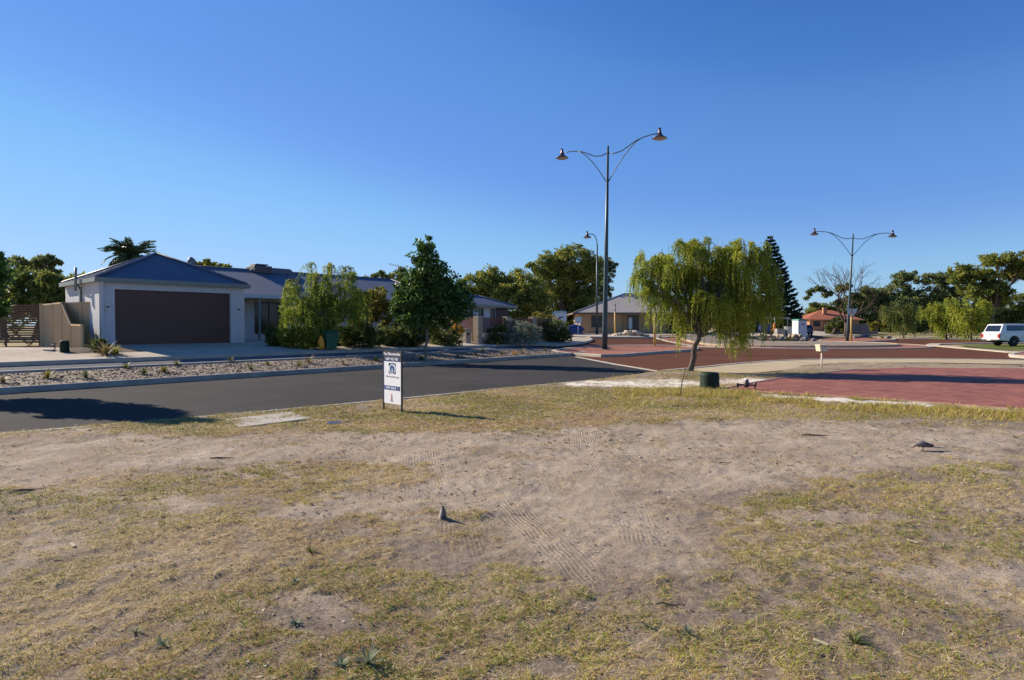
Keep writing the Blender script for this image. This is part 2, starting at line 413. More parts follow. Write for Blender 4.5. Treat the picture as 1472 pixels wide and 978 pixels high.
# house side: garden beds, drive, sand
house_side = [ST(24.66, -45), ST(24.66, 31), ST(26.2, 34), (1, 50), (1, 58), ST(45, 30), ST(45, -45)]
drape('garden_bed', [ST(24.6, 17.3), ST(24.6, 31), ST(26.2, 34), (.4, 47), (-1, 50), ST(34, 30), ST(34, 17.3)], .06, M_mulch)
drape('garden_bed', [ST(24.8, 7.3), ST(24.66, 9.3), ST(26.6, 9.2), ST(27.4, 8.6), ST(26.0, 7.2)], .07, M_mulch)
drape('sandy_yard', [ST(24.6, -20), ST(24.6, 8.0), ST(27.6, 7.6), ST(34, 4.0), ST(34, -20)], .05, M_whites)
# splitter island with brick top
isl = [g2(795, 508), g2(830, 511.5), g2(877, 514.5), g2(930, 510), g2(1000, 505), g2(1004, 503), g2(980, 499.5), g2(940, 498.3), g2(885, 499.3), g2(835, 501.5), g2(800, 505.5)]
isls = smooth_line(isl, 1, True)
drape('splitter_island', isls, .13, M_isl)
kerb('splitter_kerb', isls, .22, -.05, .15, M_kerbl, closed=True)
# roundabout
RC = Vector((23.2, 53.6)); RR = 10.6
circ = lambda r, n=64: [(RC.x + r * math.cos(2 * math.pi * k / n), RC.y + r * math.sin(2 * math.pi * k / n)) for k in range(n)]
drape('roundabout_apron', circ(RR), .05, M_isl)
kerb('roundabout_apron_kerb', circ(RR), .3, -.05, .07, M_kerbl, closed=True)
drape('roundabout_bed', circ(RR - 2.2), .17, M_gravel)
kerb('roundabout_kerb', circ(RR - 2.2), .25, .0, .20, M_path, closed=True)
# island behind it that carries the give way sign and the second lamp
isl2 = smooth_line([g2(1175, 494.5), g2(1230, 493.5), g2(1285, 490.2), g2(1288, 488.6), g2(1250, 486.9), g2(1215, 486.5), g2(1180, 489)], 1, True)
drape('far_island', isl2, .12, M_isl); kerb('far_island_kerb', isl2, .25, -.05, .14, M_kerbl, closed=True)
isl3 = smooth_line([g2(1446, 513.5), g2(1475, 508.8), g2(1540, 509), g2(1560, 517), g2(1490, 517)], 1, True)
drape('right_island', isl3, .12, M_isl); kerb('right_island_kerb', isl3, .25, -.05, .15, M_kerbl, closed=True)
# far verges and kerbs
kerb('verge_kerb', smooth_line([g2(1800, 514), g2(1472, 508.5), g2(1420, 504), g2(1352, 498.2), g2(1338, 496.6), g2(1347, 494.3), g2(1500, 493.2)], 1), .9, -.05, .05, M_conc)
drape('lawn', [g2(1378, 497.5), g2(1420, 502), g2(1472, 506), g2(1700, 511), g2(1700, 496), g2(1420, 495.5)], .02, M_lawn)
drape('far_path', [g2(1205, 483.5), g2(1240, 485.5), g2(1300, 487.6), g2(1500, 488), g2(1500, 485.8), g2(1300, 484.6), g2(1205, 481.5)], .0, M_path)
kerb('far_kerb', [g2(845, 485.8), g2(900, 486.1), g2(1000, 485.6), g2(1100, 484.2), g2(1160, 483.6)], .5, -.05, .12, M_conc)
drape('far_yard', [g2(848, 485.7), g2(900, 485.9), g2(1000, 485.4), g2(1100, 484.0), g2(1160, 483.4), (64, 110), (0, 110), (0, 60)], .03, M_whites)
# red driveway
drape('brick_driveway', red_drive, .03, M_redpave)
rd = [p for p in red_drive]
kerb('driveway_border', [rd[7], rd[8], rd[9], rd[10], rd[0]], .13, -.05, .055, M_border, side=0)
kerb('driveway_border', [rd[0], rd[1], rd[2], rd[3]], .13, -.05, .05, M_border, side=0)

# --- the lot: fine relief mesh fanning out from where one stands
BARE = [(120, 660, 210, 22, 1.0), (470, 645, 260, 26, .7), (790, 700, 190, 60, 1.0), (1130, 640, 250, 34, 1.0), (830, 775, 120, 62, .9), (1330, 645, 160, 20, .5), (965, 795, 60, 40, .7), (240, 725, 70, 18, .6),
        (1130, 745, 120, 14, .7), (1060, 640, 160, 30, .8), (430, 880, 60, 45, .35), (1400, 830, 110, 18, .5), (1000, 690, 90, 30, .8), (560, 720, 160, 18, .55), (760, 640, 180, 22, .7), (1430, 960, 60, 20, .5), (700, 620, 60, 10, .3), (60, 700, 60, 16, .5), (420, 745, 60, 14, .5)]
LUSH = [(640, 605, 220, 22, .8), (850, 590, 180, 22, .75), (520, 680, 110, 18, .75), (620, 690, 80, 14, .4), (190, 705, 200, 12, .6), (340, 800, 190, 60, .4), (690, 920, 140, 60, .55), (1250, 870, 180, 80, .4), (1060, 830, 120, 60, .4), (250, 880, 160, 50, .4), (740, 828, 35, 14, .5),
        (1200, 597, 280, 10, .8), (1180, 730, 130, 14, .5), (930, 664, 40, 5, .9), (800, 632, 90, 7, .6), (1300, 740, 180, 40, .35), (1000, 575, 120, 16, .7), (290, 615, 120, 16, .5), (50, 740, 70, 16, .5), (120, 840, 200, 60, .3), (1080, 690, 60, 8, .4), (1400, 700, 90, 30, .3)]
TRACKS = [((632, 628), (655, 775), .30, 1.0), ((648, 740), (690, 850), .30, .6), ((838, 625), (925, 785), .28, .9), ((690, 665), (835, 850), .28, .8), ((885, 635), (1020, 775), .26, .7), ((540, 742), (930, 756), .22, .45), ((560, 690), (900, 714), .2, .4), ((600, 640), (590, 730), .22, .6), ((240, 705), (246, 745), .3, .6)]
def cover_fn(x, y):
    px, py = proj(x, y)
    n = .5 + 1.5 * (.65 * fbm(x, y, 2.1, 5, 3, .74) + .35 * fbm(x, y, .6, 3, 11) - .5)
    bias = np.full(x.shape, .012)
    for cx, cy, rx, ry, a in LUSH: bias += .40 * a * np.exp(-(((px - cx) / rx) ** 2 + ((py - cy) / ry) ** 2))
    for cx, cy, rx, ry, a in BARE: bias -= .42 * a * np.exp(-(((px - cx) / rx) ** 2 + ((py - cy) / ry) ** 2))
    c = sstep(.41, .64, n + bias + .22 * (fbm(x, y, 7, 3, 37) - .5))
    fine = fbm(x, y, 11, 3, 29)
    return np.clip(c * (.22 + 1.1 * sstep(.36, .58, fine)) + .16 * sstep(.5, .75, fbm(x, y, 4, 4, 47)), 0, 1)
def pale_fn(x, y):
    px, py = proj(x, y)
    n = fbm(x, y, 2.5, 4, 51)
    a = np.exp(-(((px - 930) / 105) ** 2 + ((py - 553) / 5.5) ** 2) * 1.0) * 1.5 + np.exp(-(((px - 1080) / 50) ** 2 + ((py - 549) / 4) ** 2))
    line = np.abs(py - (572 + (px - 1120) * .066)); a = a + np.where((px > 1090) & (px < 1600), np.exp(-(line / 3.0) ** 2), 0)
    return np.clip(sstep(.26, .50, a * .8 + (n - .5) * .9), 0, 1)
def relief(x, y, cov):
    px, py = proj(x, y)
    z = .055 * (fbm(x, y, .35, 3, 71) - .5) + .045 * (fbm(x, y, 2.2, 4, 75) - .5) + .022 * (fbm(x, y, 11, 3, 79) - .5)
    z = z + .012 * cov * fbm(x, y, 25, 2, 83)
    z = z + .10 * np.exp(-(((px - 965) / 60) ** 2 + ((py - 541) / 4.5) ** 2))
    # wheel ruts
    for cy, w, a in ((716, 6, .03), (752, 8, .03), (640, 5, .02)):
        z = z - a * np.exp(-((py - cy - 4 * np.sin(px / 70)) / w) ** 2) * np.exp(-((px - 760) / 260) ** 2)
    return z
nz, na = 560, 900
Zr = 1.4 * (40 / 1.4) ** (np.linspace(0, 1, nz) ** 1.15)
an = np.tan(np.linspace(-R(58), R(54), na))
ZZ, AA = np.meshgrid(Zr, an, indexing='ij')
X = (AA * ZZ).ravel(); Y = (ZZ + 0 * AA).ravel()
cov = cover_fn(X, Y); pal = pale_fn(X, Y)
pxg, pyg = proj(X, Y); bare = sum(a * np.exp(-(((pxg - cx) / rx) ** 2 + ((pyg - cy) / ry) ** 2)) for cx, cy, rx, ry, a in BARE)
dirt = np.clip(sstep(.38, .62, fbm(X, Y, 1.4, 5, 171, .65) + .10 - .45 * bare) * .9, 0, 1)
shal = inpoly(X, Y, red_drive) | inpoly(X, Y, path_near)
hole = inpoly(X, Y, road_poly) | inpoly(X, Y, junction)
Sv = NX * X + NY * Y; hole |= Sv > 14.5
# margin distance to the hole through a coarse blur on the grid
Hm = hole.reshape(nz, na).astype(np.float32)
bl = Hm.copy()
for _ in range(7):
    bl[1:-1] = (bl[:-2] + bl[1:-1] + bl[2:]) / 3; bl[:, 1:-1] = (bl[:, :-2] + bl[:, 1:-1] + bl[:, 2:]) / 3
bl = bl.ravel()
Zl = .02 + relief(X, Y, cov) * (1 - .8 * np.clip(bl * 2, 0, 1))
Zl = np.where(hole, -.03, np.where(shal, np.clip(Zl, .002, .02), np.maximum(Zl, .002)))
trk = np.zeros(X.shape); ph = np.zeros(X.shape)
for (a, b, w, st) in TRACKS:
    A = np.array(g2(*a)); B = np.array(g2(*b)); d = (B - A); L = np.hypot(*d); d = d / L
    u = (X - A[0]) * d[0] + (Y - A[1]) * d[1]; v = -(X - A[0]) * d[1] + (Y - A[1]) * d[0] + .05 * np.sin(u * 1.3)
    k = st * sstep(w, w * .6, np.abs(v) + .12 * fbm(X, Y, 5, 3, 97)) * sstep(.25, .55, fbm(X, Y, 7, 3, 95)) * sstep(-.2, .2, u) * sstep(L + .2, L - .2, u) * 1.2 * sstep(.30, .60, fbm(X, Y * .5, 1.6, 3, 91))
    better = k > trk; trk = np.where(better, k, trk); ph = np.where(better, v * 2 * math.pi / .034 + .7 * np.sin(u * 3) + 5 * fbm(X, Y, 2.0, 3, 93), ph)
trk *= (1 - .8 * cov)
i0 = (np.arange(nz - 1)[:, None] * na + np.arange(na - 1)[None, :]).ravel()
Fq = np.stack([i0, i0 + 1, i0 + na + 1, i0 + na], 1)
keep = ~(hole[Fq].all(1)); Fq = Fq[keep]
used = np.zeros(len(X), bool); used[Fq.ravel()] = True; remap = np.cumsum(used) - 1
lot = npmesh('lot_ground', np.stack([X, Y, Zl], 1)[used], remap[Fq], M_lot, attr={'cover': cov[used], 'pale': pal[used], 'dirt': dirt[used], 'track': trk[used], 'phase': ph[used]}, smooth=True)
lot['kind'] = 'structure'
def lot_z(x, y):
    xa = np.array([x], float); ya = np.array([y], float)
    return float(max(.002, .02 + relief(xa, ya, cover_fn(xa, ya))[0]))

# --- grass blades
def blades(n, zmin, zmax, seed, mode):
    r = np.random.default_rng(seed)
    u = r.random(n); p = .7
    z = (zmin ** p + u * (zmax ** p - zmin ** p)) ** (1 / p)
    a = np.tan(r.uniform(-R(50), R(46), n)); x = a * z; y = z
    c = cover_fn(x, y)
    hl = inpoly(x, y, road_poly) | inpoly(x, y, junction) | inpoly(x, y, red_drive) | inpoly(x, y, path_near) | (NX * x + NY * y > 14.5)
    thr = r.random(n) ** 1.15
    ok = (thr < (c * 1.1 + (.02 if mode == 'dry' else 0.0))) & ~hl & (pale_fn(x, y) < .5)
    x, y, c = x[ok], y[ok], c[ok]; n = len(x)
    z0 = .02 + relief(x, y, c)
    px, py = proj(x, y)
    gr = fbm(x, y, .9, 4, 101) + .10 * np.exp(-((py - 588) / 24) ** 2) * (px < 1050)
    return x, y, z0, c, gr, px, py, n, r
V = []; Q = []; RN = []
def emit(x, y, z0, L, W, az, el, bend, rnd):
    n = len(x); ce, se = np.cos(el), np.sin(el); dx, dy = np.cos(az), np.sin(az); sx, sy = -dy, dx
    b0 = np.stack([x - sx * W, y - sy * W, z0 - .004], 1); b1 = np.stack([x + sx * W, y + sy * W, z0 - .004], 1)
    mx, my, mz = x + dx * L * .5 * ce, y + dy * L * .5 * ce, z0 + L * .5 * se
    e2 = el - bend; tx, ty, tz = mx + dx * L * .5 * np.cos(e2), my + dy * L * .5 * np.cos(e2), np.maximum(mz + L * .5 * np.sin(e2), z0 + .002)
    m0 = np.stack([mx - sx * W * .8, my - sy * W * .8, mz], 1); m1 = np.stack([mx + sx * W * .8, my + sy * W * .8, mz], 1)
    t0 = np.stack([tx - sx * W * .15, ty - sy * W * .15, tz], 1); t1 = np.stack([tx + sx * W * .15, ty + sy * W * .15, tz], 1)
    base = sum(len(v) for v in V)
    V.append(np.stack([b0, b1, m0, m1, t0, t1], 1).reshape(-1, 3))
    i = base + np.arange(n)[:, None] * 6
    Q.append(np.concatenate([i + np.array([0, 1, 3, 2]), i + np.array([2, 3, 5, 4])], 0)); RN.append(np.repeat(rnd, 6))
# thatch: straw lying about
x, y, z0, c, gr, px, py, n, r = blades(620000, 1.8, 22, 5, 'dry')
wz = np.clip(y / 4.2, 1.0, 3.4)
emit(x, y, z0 + r.random(n) * .008, r.uniform(.02, .06, n) * np.clip(wz, 1, 2), r.uniform(.0008, .0017, n) * wz, r.uniform(0, 6.28, n), r.uniform(-.05, .4, n), r.uniform(0, .5, n), np.where(r.random(n) < np.clip((fbm(x, y, .8, 3, 151) - .42) * 4, .08, .75), r.uniform(.70, .86, n), r.uniform(.48, 1.0, n)))
# live blades: green where the patch noise says so
x, y, z0, c, gr, px, py, n, r = blades(760000, 1.8, 22, 9, 'green')
k = r.random(n) < np.clip((gr - .30) * 3.2, .12, 1); x, y, z0, c, gr, n = x[k], y[k], z0[k], c[k], gr[k], int(k.sum())
wz = np.clip(y / 4.2, 1.0, 3.4)
emit(x, y, z0, r.uniform(.012, .034, n) * (.6 + .6 * c) * np.clip(wz, 1, 1.5), r.uniform(.001, .0022, n) * wz, r.uniform(0, 6.28, n), r.uniform(.12, 1.0, n), r.uniform(0, .8, n), np.clip(.24 + .34 * (r.random(n) - .5) + 1.5 * np.clip(.53 - gr, -.14, .2), 0, 1))
M_grass = leafmat('grass_blades', [(.16, .23, .02), (.34, .37, .035), (.52, .44, .08), (.58, .44, .19), (.36, .19, .08), (.95, .80, .54)], rough=.75, trans=.25, spec=.15)
o = npmesh('grass', np.concatenate(V), np.concatenate(Q), M_grass, attr={'rnd': np.concatenate(RN)})
tag(o, 'patchy short grass, green and straw coloured, over the sandy lot', 'grass', kind='stuff')
V.clear(); Q.clear(); RN.clear()
# longer dry grass along the back edge of the lot
r = np.random.default_rng(33); n = 60000
pxs = r.uniform(880, 1500, n); pys = r.normal(0, 1, n); cy = np.interp(pxs, [880, 1000, 1100, 1200, 1480], [566, 568, 572, 580, 600]); pys = cy + pys * np.interp(pxs, [880, 1100, 1500], [9, 6, 4])
b_ = -(pys - 489) / F; t_ = EYE / (sp - b_ * cp); x = (pxs - 736) / F * t_; y = (cp + b_ * sp) * t_
ok = ~(inpoly(x, y, red_drive)) & (pale_fn(x, y) < .4) & (fbm(x, y, 1.5, 3, 61) > .43); x, y = x[ok], y[ok]; n = len(x)
emit(x, y, .02 + relief(x, y, cover_fn(x, y)), r.uniform(.05, .16, n), r.uniform(.002, .005, n), r.uniform(0, 6.28, n), r.uniform(.1, 1.3, n), r.uniform(0, 1.2, n), np.clip(r.normal(.5, .22, n), 0, 1))
o = npmesh('long_grass', np.concatenate(V), np.concatenate(Q), M_grass, attr={'rnd': np.concatenate(RN)})
tag(o, 'longer bleached grass along the edge of the red brick driveway', 'grass', kind='stuff')

# loose stones over the planting strip
r = np.random.default_rng(41); n = 13000
t_ = 30 - 42 * r.random(n) ** 1.15; s_ = r.uniform(SK + .2, 21.25, n)
k = (t_ < 25) | ((s_ < 21.3 - (t_ - 25) * .27) & (t_ < 29.3)); t_, s_ = t_[k], s_[k]; n = len(t_)
x = NX * s_ + DX * t_; y = NY * s_ + DY * t_; hz = HT * np.clip((s_ - S0) / (S1 - S0), 0, 1) + .10; sz = r.uniform(.01, .028, n) * np.where(r.random(n) < .04, 1.8, 1)
oc = np.array([(1, 0, 0), (0, 1, 0), (-1, 0, 0), (0, -1, 0), (0, 0, .7), (0, 0, -.6)]); a = r.uniform(0, 6.28, n)
rot = np.stack([np.stack([np.cos(a), -np.sin(a)], 1), np.stack([np.sin(a), np.cos(a)], 1)], 1)
v = oc[None] * (1 + r.normal(0, .25, (n, 6, 3))) * sz[:, None, None]; v[:, :, :2] = np.einsum('nij,nkj->nki', rot, v[:, :, :2]) * np.array([1.4, 1])
v += np.stack([x, y, hz + sz * .25], 1)[:, None]
f = np.array([(0, 1, 4), (1, 2, 4), (2, 3, 4), (3, 0, 4), (1, 0, 5), (2, 1, 5), (3, 2, 5), (0, 3, 5)])
M_stone = leafmat('loose_stones', [(.055, .042, .032), (.13, .10, .075), (.23, .18, .14), (.40, .34, .28)], rough=.9, trans=0.0, spec=.2)
o = npmesh('gravel_stones', v.reshape(-1, 3), (np.arange(n)[:, None, None] * 6 + f).reshape(-1, 3), M_stone, attr={'rnd': np.repeat(r.random(n), 6)})
tag(o, 'loose brown and grey stones covering the planting strip beside the road', 'gravel', kind='stuff')

# bark flakes, leaf bits and pebbles on the bare sand
r = np.random.default_rng(55); n = 26000
z = (1.8 ** .8 + r.random(n) * (20 ** .8 - 1.8 ** .8)) ** 1.25; x = np.tan(r.uniform(-R(50), R(46), n)) * z; y = z
k = ~(inpoly(x, y, road_poly) | inpoly(x, y, junction) | inpoly(x, y, red_drive) | inpoly(x, y, path_near)) & (NX * x + NY * y < 14) & (fbm(x, y, 1.7, 4, 131) > .36 + .32 * r.random(n)); x, y = x[k], y[k]; n = len(x)
sz = r.uniform(.002, .0065, n) * np.clip(y / 5, .8, 1.8); a = r.uniform(0, 6.28, n); el = 1 + 2.2 * r.random(n)
zz = .02 + relief(x, y, cover_fn(x, y)); q = np.array([(-1, -1), (1, -1), (1, 1), (-1, 1)], float)
vx = x[:, None] + sz[:, None] * (q[:, 0] * np.cos(a)[:, None] * el[:, None] - q[:, 1] * np.sin(a)[:, None]); vy = y[:, None] + sz[:, None] * (q[:, 0] * np.sin(a)[:, None] * el[:, None] + q[:, 1] * np.cos(a)[:, None])
vz = zz[:, None] + .004 + sz[:, None] * r.uniform(0, .9, (n, 4))
M_lit = leafmat('ground_litter', [(.06, .045, .03), (.12, .08, .05), (.2, .14, .08), (.34, .26, .17), (.6, .53, .42)], rough=.95, trans=0, spec=.1)
o = npmesh('ground_litter', np.stack([vx, vy, vz], 2).reshape(-1, 3), np.arange(n * 4).reshape(-1, 4), M_lit, attr={'rnd': np.repeat(r.random(n) ** 1.3, 4)})
tag(o, 'scattered bark flakes, dead leaf bits and grit over the bare sand', 'litter', kind='stuff')
# ================================================================== PLANTS
LM = dict(
 pepper=leafmat('leaf_peppermint', [(0.097, 0.139, 0.018), (0.215, 0.266, 0.029), (0.358, 0.389, 0.041), (0.536, 0.499, 0.066)], trans=.5),
 pepperd=leafmat('leaf_peppermint_dark', [(0.067, 0.108, 0.020), (0.158, 0.214, 0.028), (0.268, 0.344, 0.041), (0.424, 0.386, 0.085)], trans=.45),
 glossy=leafmat('leaf_glossy', [(0.029, 0.059, 0.015), (0.055, 0.111, 0.022), (0.102, 0.186, 0.030), (0.242, 0.334, 0.055)], rough=.5, trans=.3, spec=.35),
 gum=leafmat('leaf_gum', [(0.075, 0.105, 0.041), (0.139, 0.179, 0.064), (0.216, 0.250, 0.081), (0.311, 0.311, 0.121)], trans=.45),
 olive=leafmat('leaf_olive', [(0.068, 0.098, 0.028), (0.127, 0.163, 0.037), (0.209, 0.231, 0.051), (0.301, 0.289, 0.068)], trans=.45),
 tuart=leafmat('leaf_tuart', [(0.079, 0.103, 0.026), (0.157, 0.194, 0.041), (0.268, 0.293, 0.053), (0.440, 0.352, 0.066)], trans=.45),
 bright=leafmat('leaf_bright', [(0.095, 0.112, 0.013), (0.189, 0.200, 0.022), (0.297, 0.288, 0.033), (0.405, 0.350, 0.055)], trans=.35),
 palm=leafmat('leaf_palm', [(0.035, 0.072, 0.035), (0.072, 0.120, 0.048), (0.120, 0.179, 0.067)], trans=.1),
 pine=leafmat('leaf_pine', [(0.016, 0.039, 0.027), (0.031, 0.066, 0.039), (0.058, 0.098, 0.049)], trans=.05),
 shrub=leafmat('leaf_shrub', [(0.036, 0.054, 0.018), (0.080, 0.108, 0.026), (0.143, 0.179, 0.036), (0.286, 0.286, 0.072)], trans=.35),
 yshrub=leafmat('leaf_yellow_shrub', [(0.088, 0.088, 0.017), (0.176, 0.154, 0.022), (0.286, 0.231, 0.033), (0.374, 0.297, 0.055)], trans=.4),
 grey=leafmat('leaf_grey', [(.13, .16, .10), (.22, .26, .17), (.32, .36, .26)], trans=.3),
 straw=leafmat('leaf_straw', [(.14, .13, .04), (.28, .22, .09), (.40, .31, .16)], trans=.2),
 orange=leafmat('leaf_orange', [(.35, .16, .02), (.6, .33, .03), (.7, .45, .05)], trans=.4),
)
M_bark = mat('bark', (.16, .12, .09), (.06, .045, .035), scale=9, rough=.95, bump=1.0, bscale=25, stretch=(1, 1, .25))
M_barkp = mat('bark_pale', (.30, .25, .20), (.14, .11, .085), scale=7, rough=.9, bump=.6, stretch=(1, 1, .25))
def leaf_arrays(P, D, L, W, r, fold=.0):
    """diamond leaves; P base, D unit direction"""
    n = len(P); L = np.broadcast_to(L, (n,))[:, None]; W = np.broadcast_to(W, (n,))[:, None]
    q = r.normal(size=(n, 3)); s = np.cross(D, q); s /= np.linalg.norm(s, axis=1)[:, None] + 1e-9
    nn = np.cross(D, s)
    v0 = P; v2 = P + D * L; m = P + D * L * .45 + nn * L * fold; v1 = m + s * W; v3 = m - s * W
    return np.stack([v0, v1, v2, v3], 1).reshape(-1, 3), np.arange(n)[:, None] * 4 + np.arange(4)
def unit(v): return v / (np.linalg.norm(v, axis=1)[:, None] + 1e-9)
def limbs(mb, root, top, blobs, r0, r, nsub=7, wig=.12, seg=7):
    """trunk root->top then a limb into every blob and twigs inside it"""
    root = Vector(root); top = Vector(top); ln = (top - root).length
    rv = lambda a: Vector((r.normal(0, a), r.normal(0, a), r.normal(0, a)))
    n = 7; pts = [root.lerp(top, i / n) + (rv(ln * .018) if 0 < i < n else Vector()) for i in range(n + 1)]
    mb.tube(pts, [r0 * (1.35 if i == 0 else 1.08 if i == 1 else 1 - .3 * i / n) for i in range(n + 1)], 10)
    ends = []
    for (c, rad) in blobs:
        c = Vector(c); start = top.lerp(root, r.uniform(0, .12)); d = c - start; L = d.length
        rl = max(.012, r0 * .55 * min(1, (max(rad) / max(b[1][0] for b in blobs)) ** .5))
        k = 6; q = [start + d * (i / k) + Vector((0, 0, L * .10 * math.sin(math.pi * i / k))) + (rv(L * wig * .3) if 0 < i < k else Vector()) for i in range(k + 1)]
        mb.tube(q, [rl * (1 - .7 * i / k) for i in range(k + 1)], seg, False)
        for _ in range(nsub):
            j = r.integers(2, k + 1); s = q[j]; e = r.normal(size=3); e /= np.linalg.norm(e); e[2] = abs(e[2]) * .8 if r.random() < .7 else e[2]
            e = c + Vector((e[0] * rad[0], e[1] * rad[1], e[2] * rad[2])) * .85
            mid = s.lerp(e, .5) + rv(.05 * rad[0]); rr = rl * .35
            mb.tube([s, s.lerp(mid, .5), mid, e], [rr, rr * .8, rr * .55, rr * .2], 5, False); ends.append((s, mid, e))
    return ends
def crown_broad(blobs, n, L, W, r, clump=.22, hollow=.35, nper=45, updir=0.0, flat=1.0):
    vol = np.array([max(rad[0] * rad[2], .01) for c, rad in blobs]); vol /= vol.sum(); P = []; D = []; RN = []
    for (c, rad), f in zip(blobs, vol):
        k = int(n * f); nc = max(3, int(k / nper))
        d = unit(r.normal(size=(nc, 3))); rr = (hollow + (1 - hollow) * r.random(nc) ** .55)[:, None]
        cc = d * rr * np.array(rad) + np.array(c); cs = np.mean(rad) * clump * r.uniform(.5, 1.35, nc)
        tone = r.normal(0, .13, nc)
        ix = r.integers(0, nc, k); o = unit(r.normal(size=(k, 3))) * (r.random(k) ** .45)[:, None]; o[:, 2] *= flat * .75
        p = cc[ix] + o * cs[ix][:, None]; P.append(p)
        dd = unit(o + r.normal(0, .6, (k, 3)) + np.array([0, 0, updir])); D.append(dd)
        RN.append(np.clip(r.normal(.48, .2, k) + tone[ix], 0, 1))
    P = np.concatenate(P); D = np.concatenate(D); RN = np.concatenate(RN); k = len(P)
    v, q = leaf_arrays(P, D, L * r.uniform(.6, 1.3, k), W * r.uniform(.7, 1.2, k), r)
    return v, q, np.repeat(RN, 4)
def crown_weep(blobs, nstr, L, W, r, length=(.4, 1.0), step=.05, spread=.25, bunch=.38, per=16):
    """bunches of strands that spring outwards from a twig end and then hang"""
    vol = np.array([max(rad[0] * rad[2], .01) for c, rad in blobs]); vol /= vol.sum(); P = []; D = []; RN = []
    for (c, rad), f in zip(blobs, vol):
        k = max(3, int(nstr * f)); c = np.array(c); rad = np.array(rad); nb = max(3, k // per)
        d = unit(r.normal(size=(nb, 3))); d[:, 2] = d[:, 2] * .8 + .2
        bc = d * (r.random(nb) ** .38)[:, None] * rad; tone = r.normal(0, .17, nb); bl = r.uniform(.65, 1.35, nb)
        ix = r.integers(0, nb, k)
        out = r.normal(size=(k, 3)) * np.array([1, 1, .5]) + unit(bc)[ix] * .7; out[:, 2] += .35; out = unit(out)
        s0 = c + bc[ix] + r.normal(0, .05, (k, 3)) * rad
        ln = rad[2] * 2 * r.uniform(length[0], length[1], k) * bl[ix]; m = np.maximum(4, (ln / step).astype(int))
        for i in range(k):
            t = (np.arange(m[i]) + r.random(m[i])) / m[i]; l = ln[i]; reach = bunch * l * (.6 + .8 * r.random())
            p = s0[i] + out[i] * (reach * (1 - np.exp(-3 * t)))[:, None] + np.array([0, 0, -1.]) * (l * .85 * t ** 1.7)[:, None]
            tang = unit(out[i] * (1.1 * np.exp(-3 * t))[:, None] + np.array([0, 0, -1.]) * (.25 + t)[:, None] + r.normal(0, .38, (m[i], 3)))
            P.append(p); D.append(tang); RN.append(np.clip(r.normal(.5, .15, m[i]) + tone[ix[i]] + .12 * (.5 - t), 0, 1))
    P = np.concatenate(P); D = np.concatenate(D); RN = np.concatenate(RN); k = len(P)
    v, q = leaf_arrays(P, D, L * r.uniform(.6, 1.3, k), W * r.uniform(.7, 1.2, k), r)
    return v, q, np.repeat(RN, 4)
def tree(name, label, cat, base, Y, pxb, r0, lm, n, L, W, style='broad', group=None, fork=None, seed=1, bark=None, back=.8, nsub=7, crown='crown', depth=1.0, hollow=.35, clump=.22, **kw):
    """pxb: (px,py,rx,ry) ellipses seen from where one stands, laid out round the trunk at distance Y"""
    r = np.random.default_rng(seed); base = Vector(base); k = Y / F
    t = thing(name, label, cat, base, 0, group); bl = []
    for (px, py, rx, ry) in pxb:
        c = at(px, py, Y) - base; dy = r.uniform(-.5, .5) * back * depth * max(rx, ry) * k * 1.6
        bl.append((Vector((c.x, c.y + dy, c.z)), (rx * k, (rx + ry) / 2 * k * depth, ry * k)))
    cen = sum((b[0] for b in bl), Vector()) / len(bl); zmin = min(b[0].z - b[1][2] for b in bl)
    top = Vector((at(fork[0], fork[1], Y) - base)) if fork else Vector((cen.x * .4, 0, max(zmin + .15 * (cen.z - zmin), cen.z * .35)))
    mb = MB(); limbs(mb, (0, 0, -.1), top, bl, r0, r, nsub=nsub)
    mb.build('trunk', bark or M_bark, t)
    if style == 'weep': v, q, rn = crown_weep(bl, n, L, W, r, **kw)
    else: v, q, rn = crown_broad(bl, n, L, W, r, hollow=hollow, clump=clump, **kw)
    v[:, 2] = np.maximum(v[:, 2], .02)
    npmesh(crown, v, q, LM[lm], t, {'rnd': rn})
    return t
def shrub(name, label, cat, base, Y, pxb, lm, n, L, W, group=None, seed=1, **kw):
    return tree(name, label, cat, base, Y, pxb, .02, lm, n, L, W, group=group, seed=seed, crown='foliage', nsub=3, **kw)
def strappy(name, label, cat, base, n, L, W, lm, group=None, seed=1, spread=.9, child='leaves'):
    """tuft of arching blades"""
    r = np.random.default_rng(seed); t = None
    Vs = []; Qs = []; RN = []
    for i in range(n):
        az = r.uniform(0, 6.28); el = r.uniform(.35, 1.5); l = L * r.uniform(.6, 1.1); d = np.array([math.cos(az), math.sin(az)]); p = np.array([0, 0, 0.0]) + np.append(d * .02 * L, 0)
        pts = [p]; m = 5
        for j in range(m):
            e = el - spread * j / m * 1.1; p = p + np.append(d * math.cos(e), math.sin(e)) * l / m; pts.append(p)
        s = np.array([-d[1], d[0], 0]); b = sum(len(v) for v in Vs); vv = []
        for j, q in enumerate(pts):
            w = W * (1 - (j / m) ** 2 * .92) * (.7 if j == 0 else 1); vv += [q - s * w, q + s * w]
        Vs.append(np.array(vv)); Qs.append(np.array([[b + 2 * j, b + 2 * j + 1, b + 2 * j + 3, b + 2 * j + 2] for j in range(m)])); RN += [float(np.clip(r.normal(.5, .25), 0, 1))] * (2 * m + 2)
    V_ = np.concatenate(Vs); V_[:, 2] = np.maximum(V_[:, 2], .003)
    o = npmesh(name, V_, np.concatenate(Qs), LM[lm], None, {'rnd': RN}); o.location = base
    tag(o, label, cat, group); return o
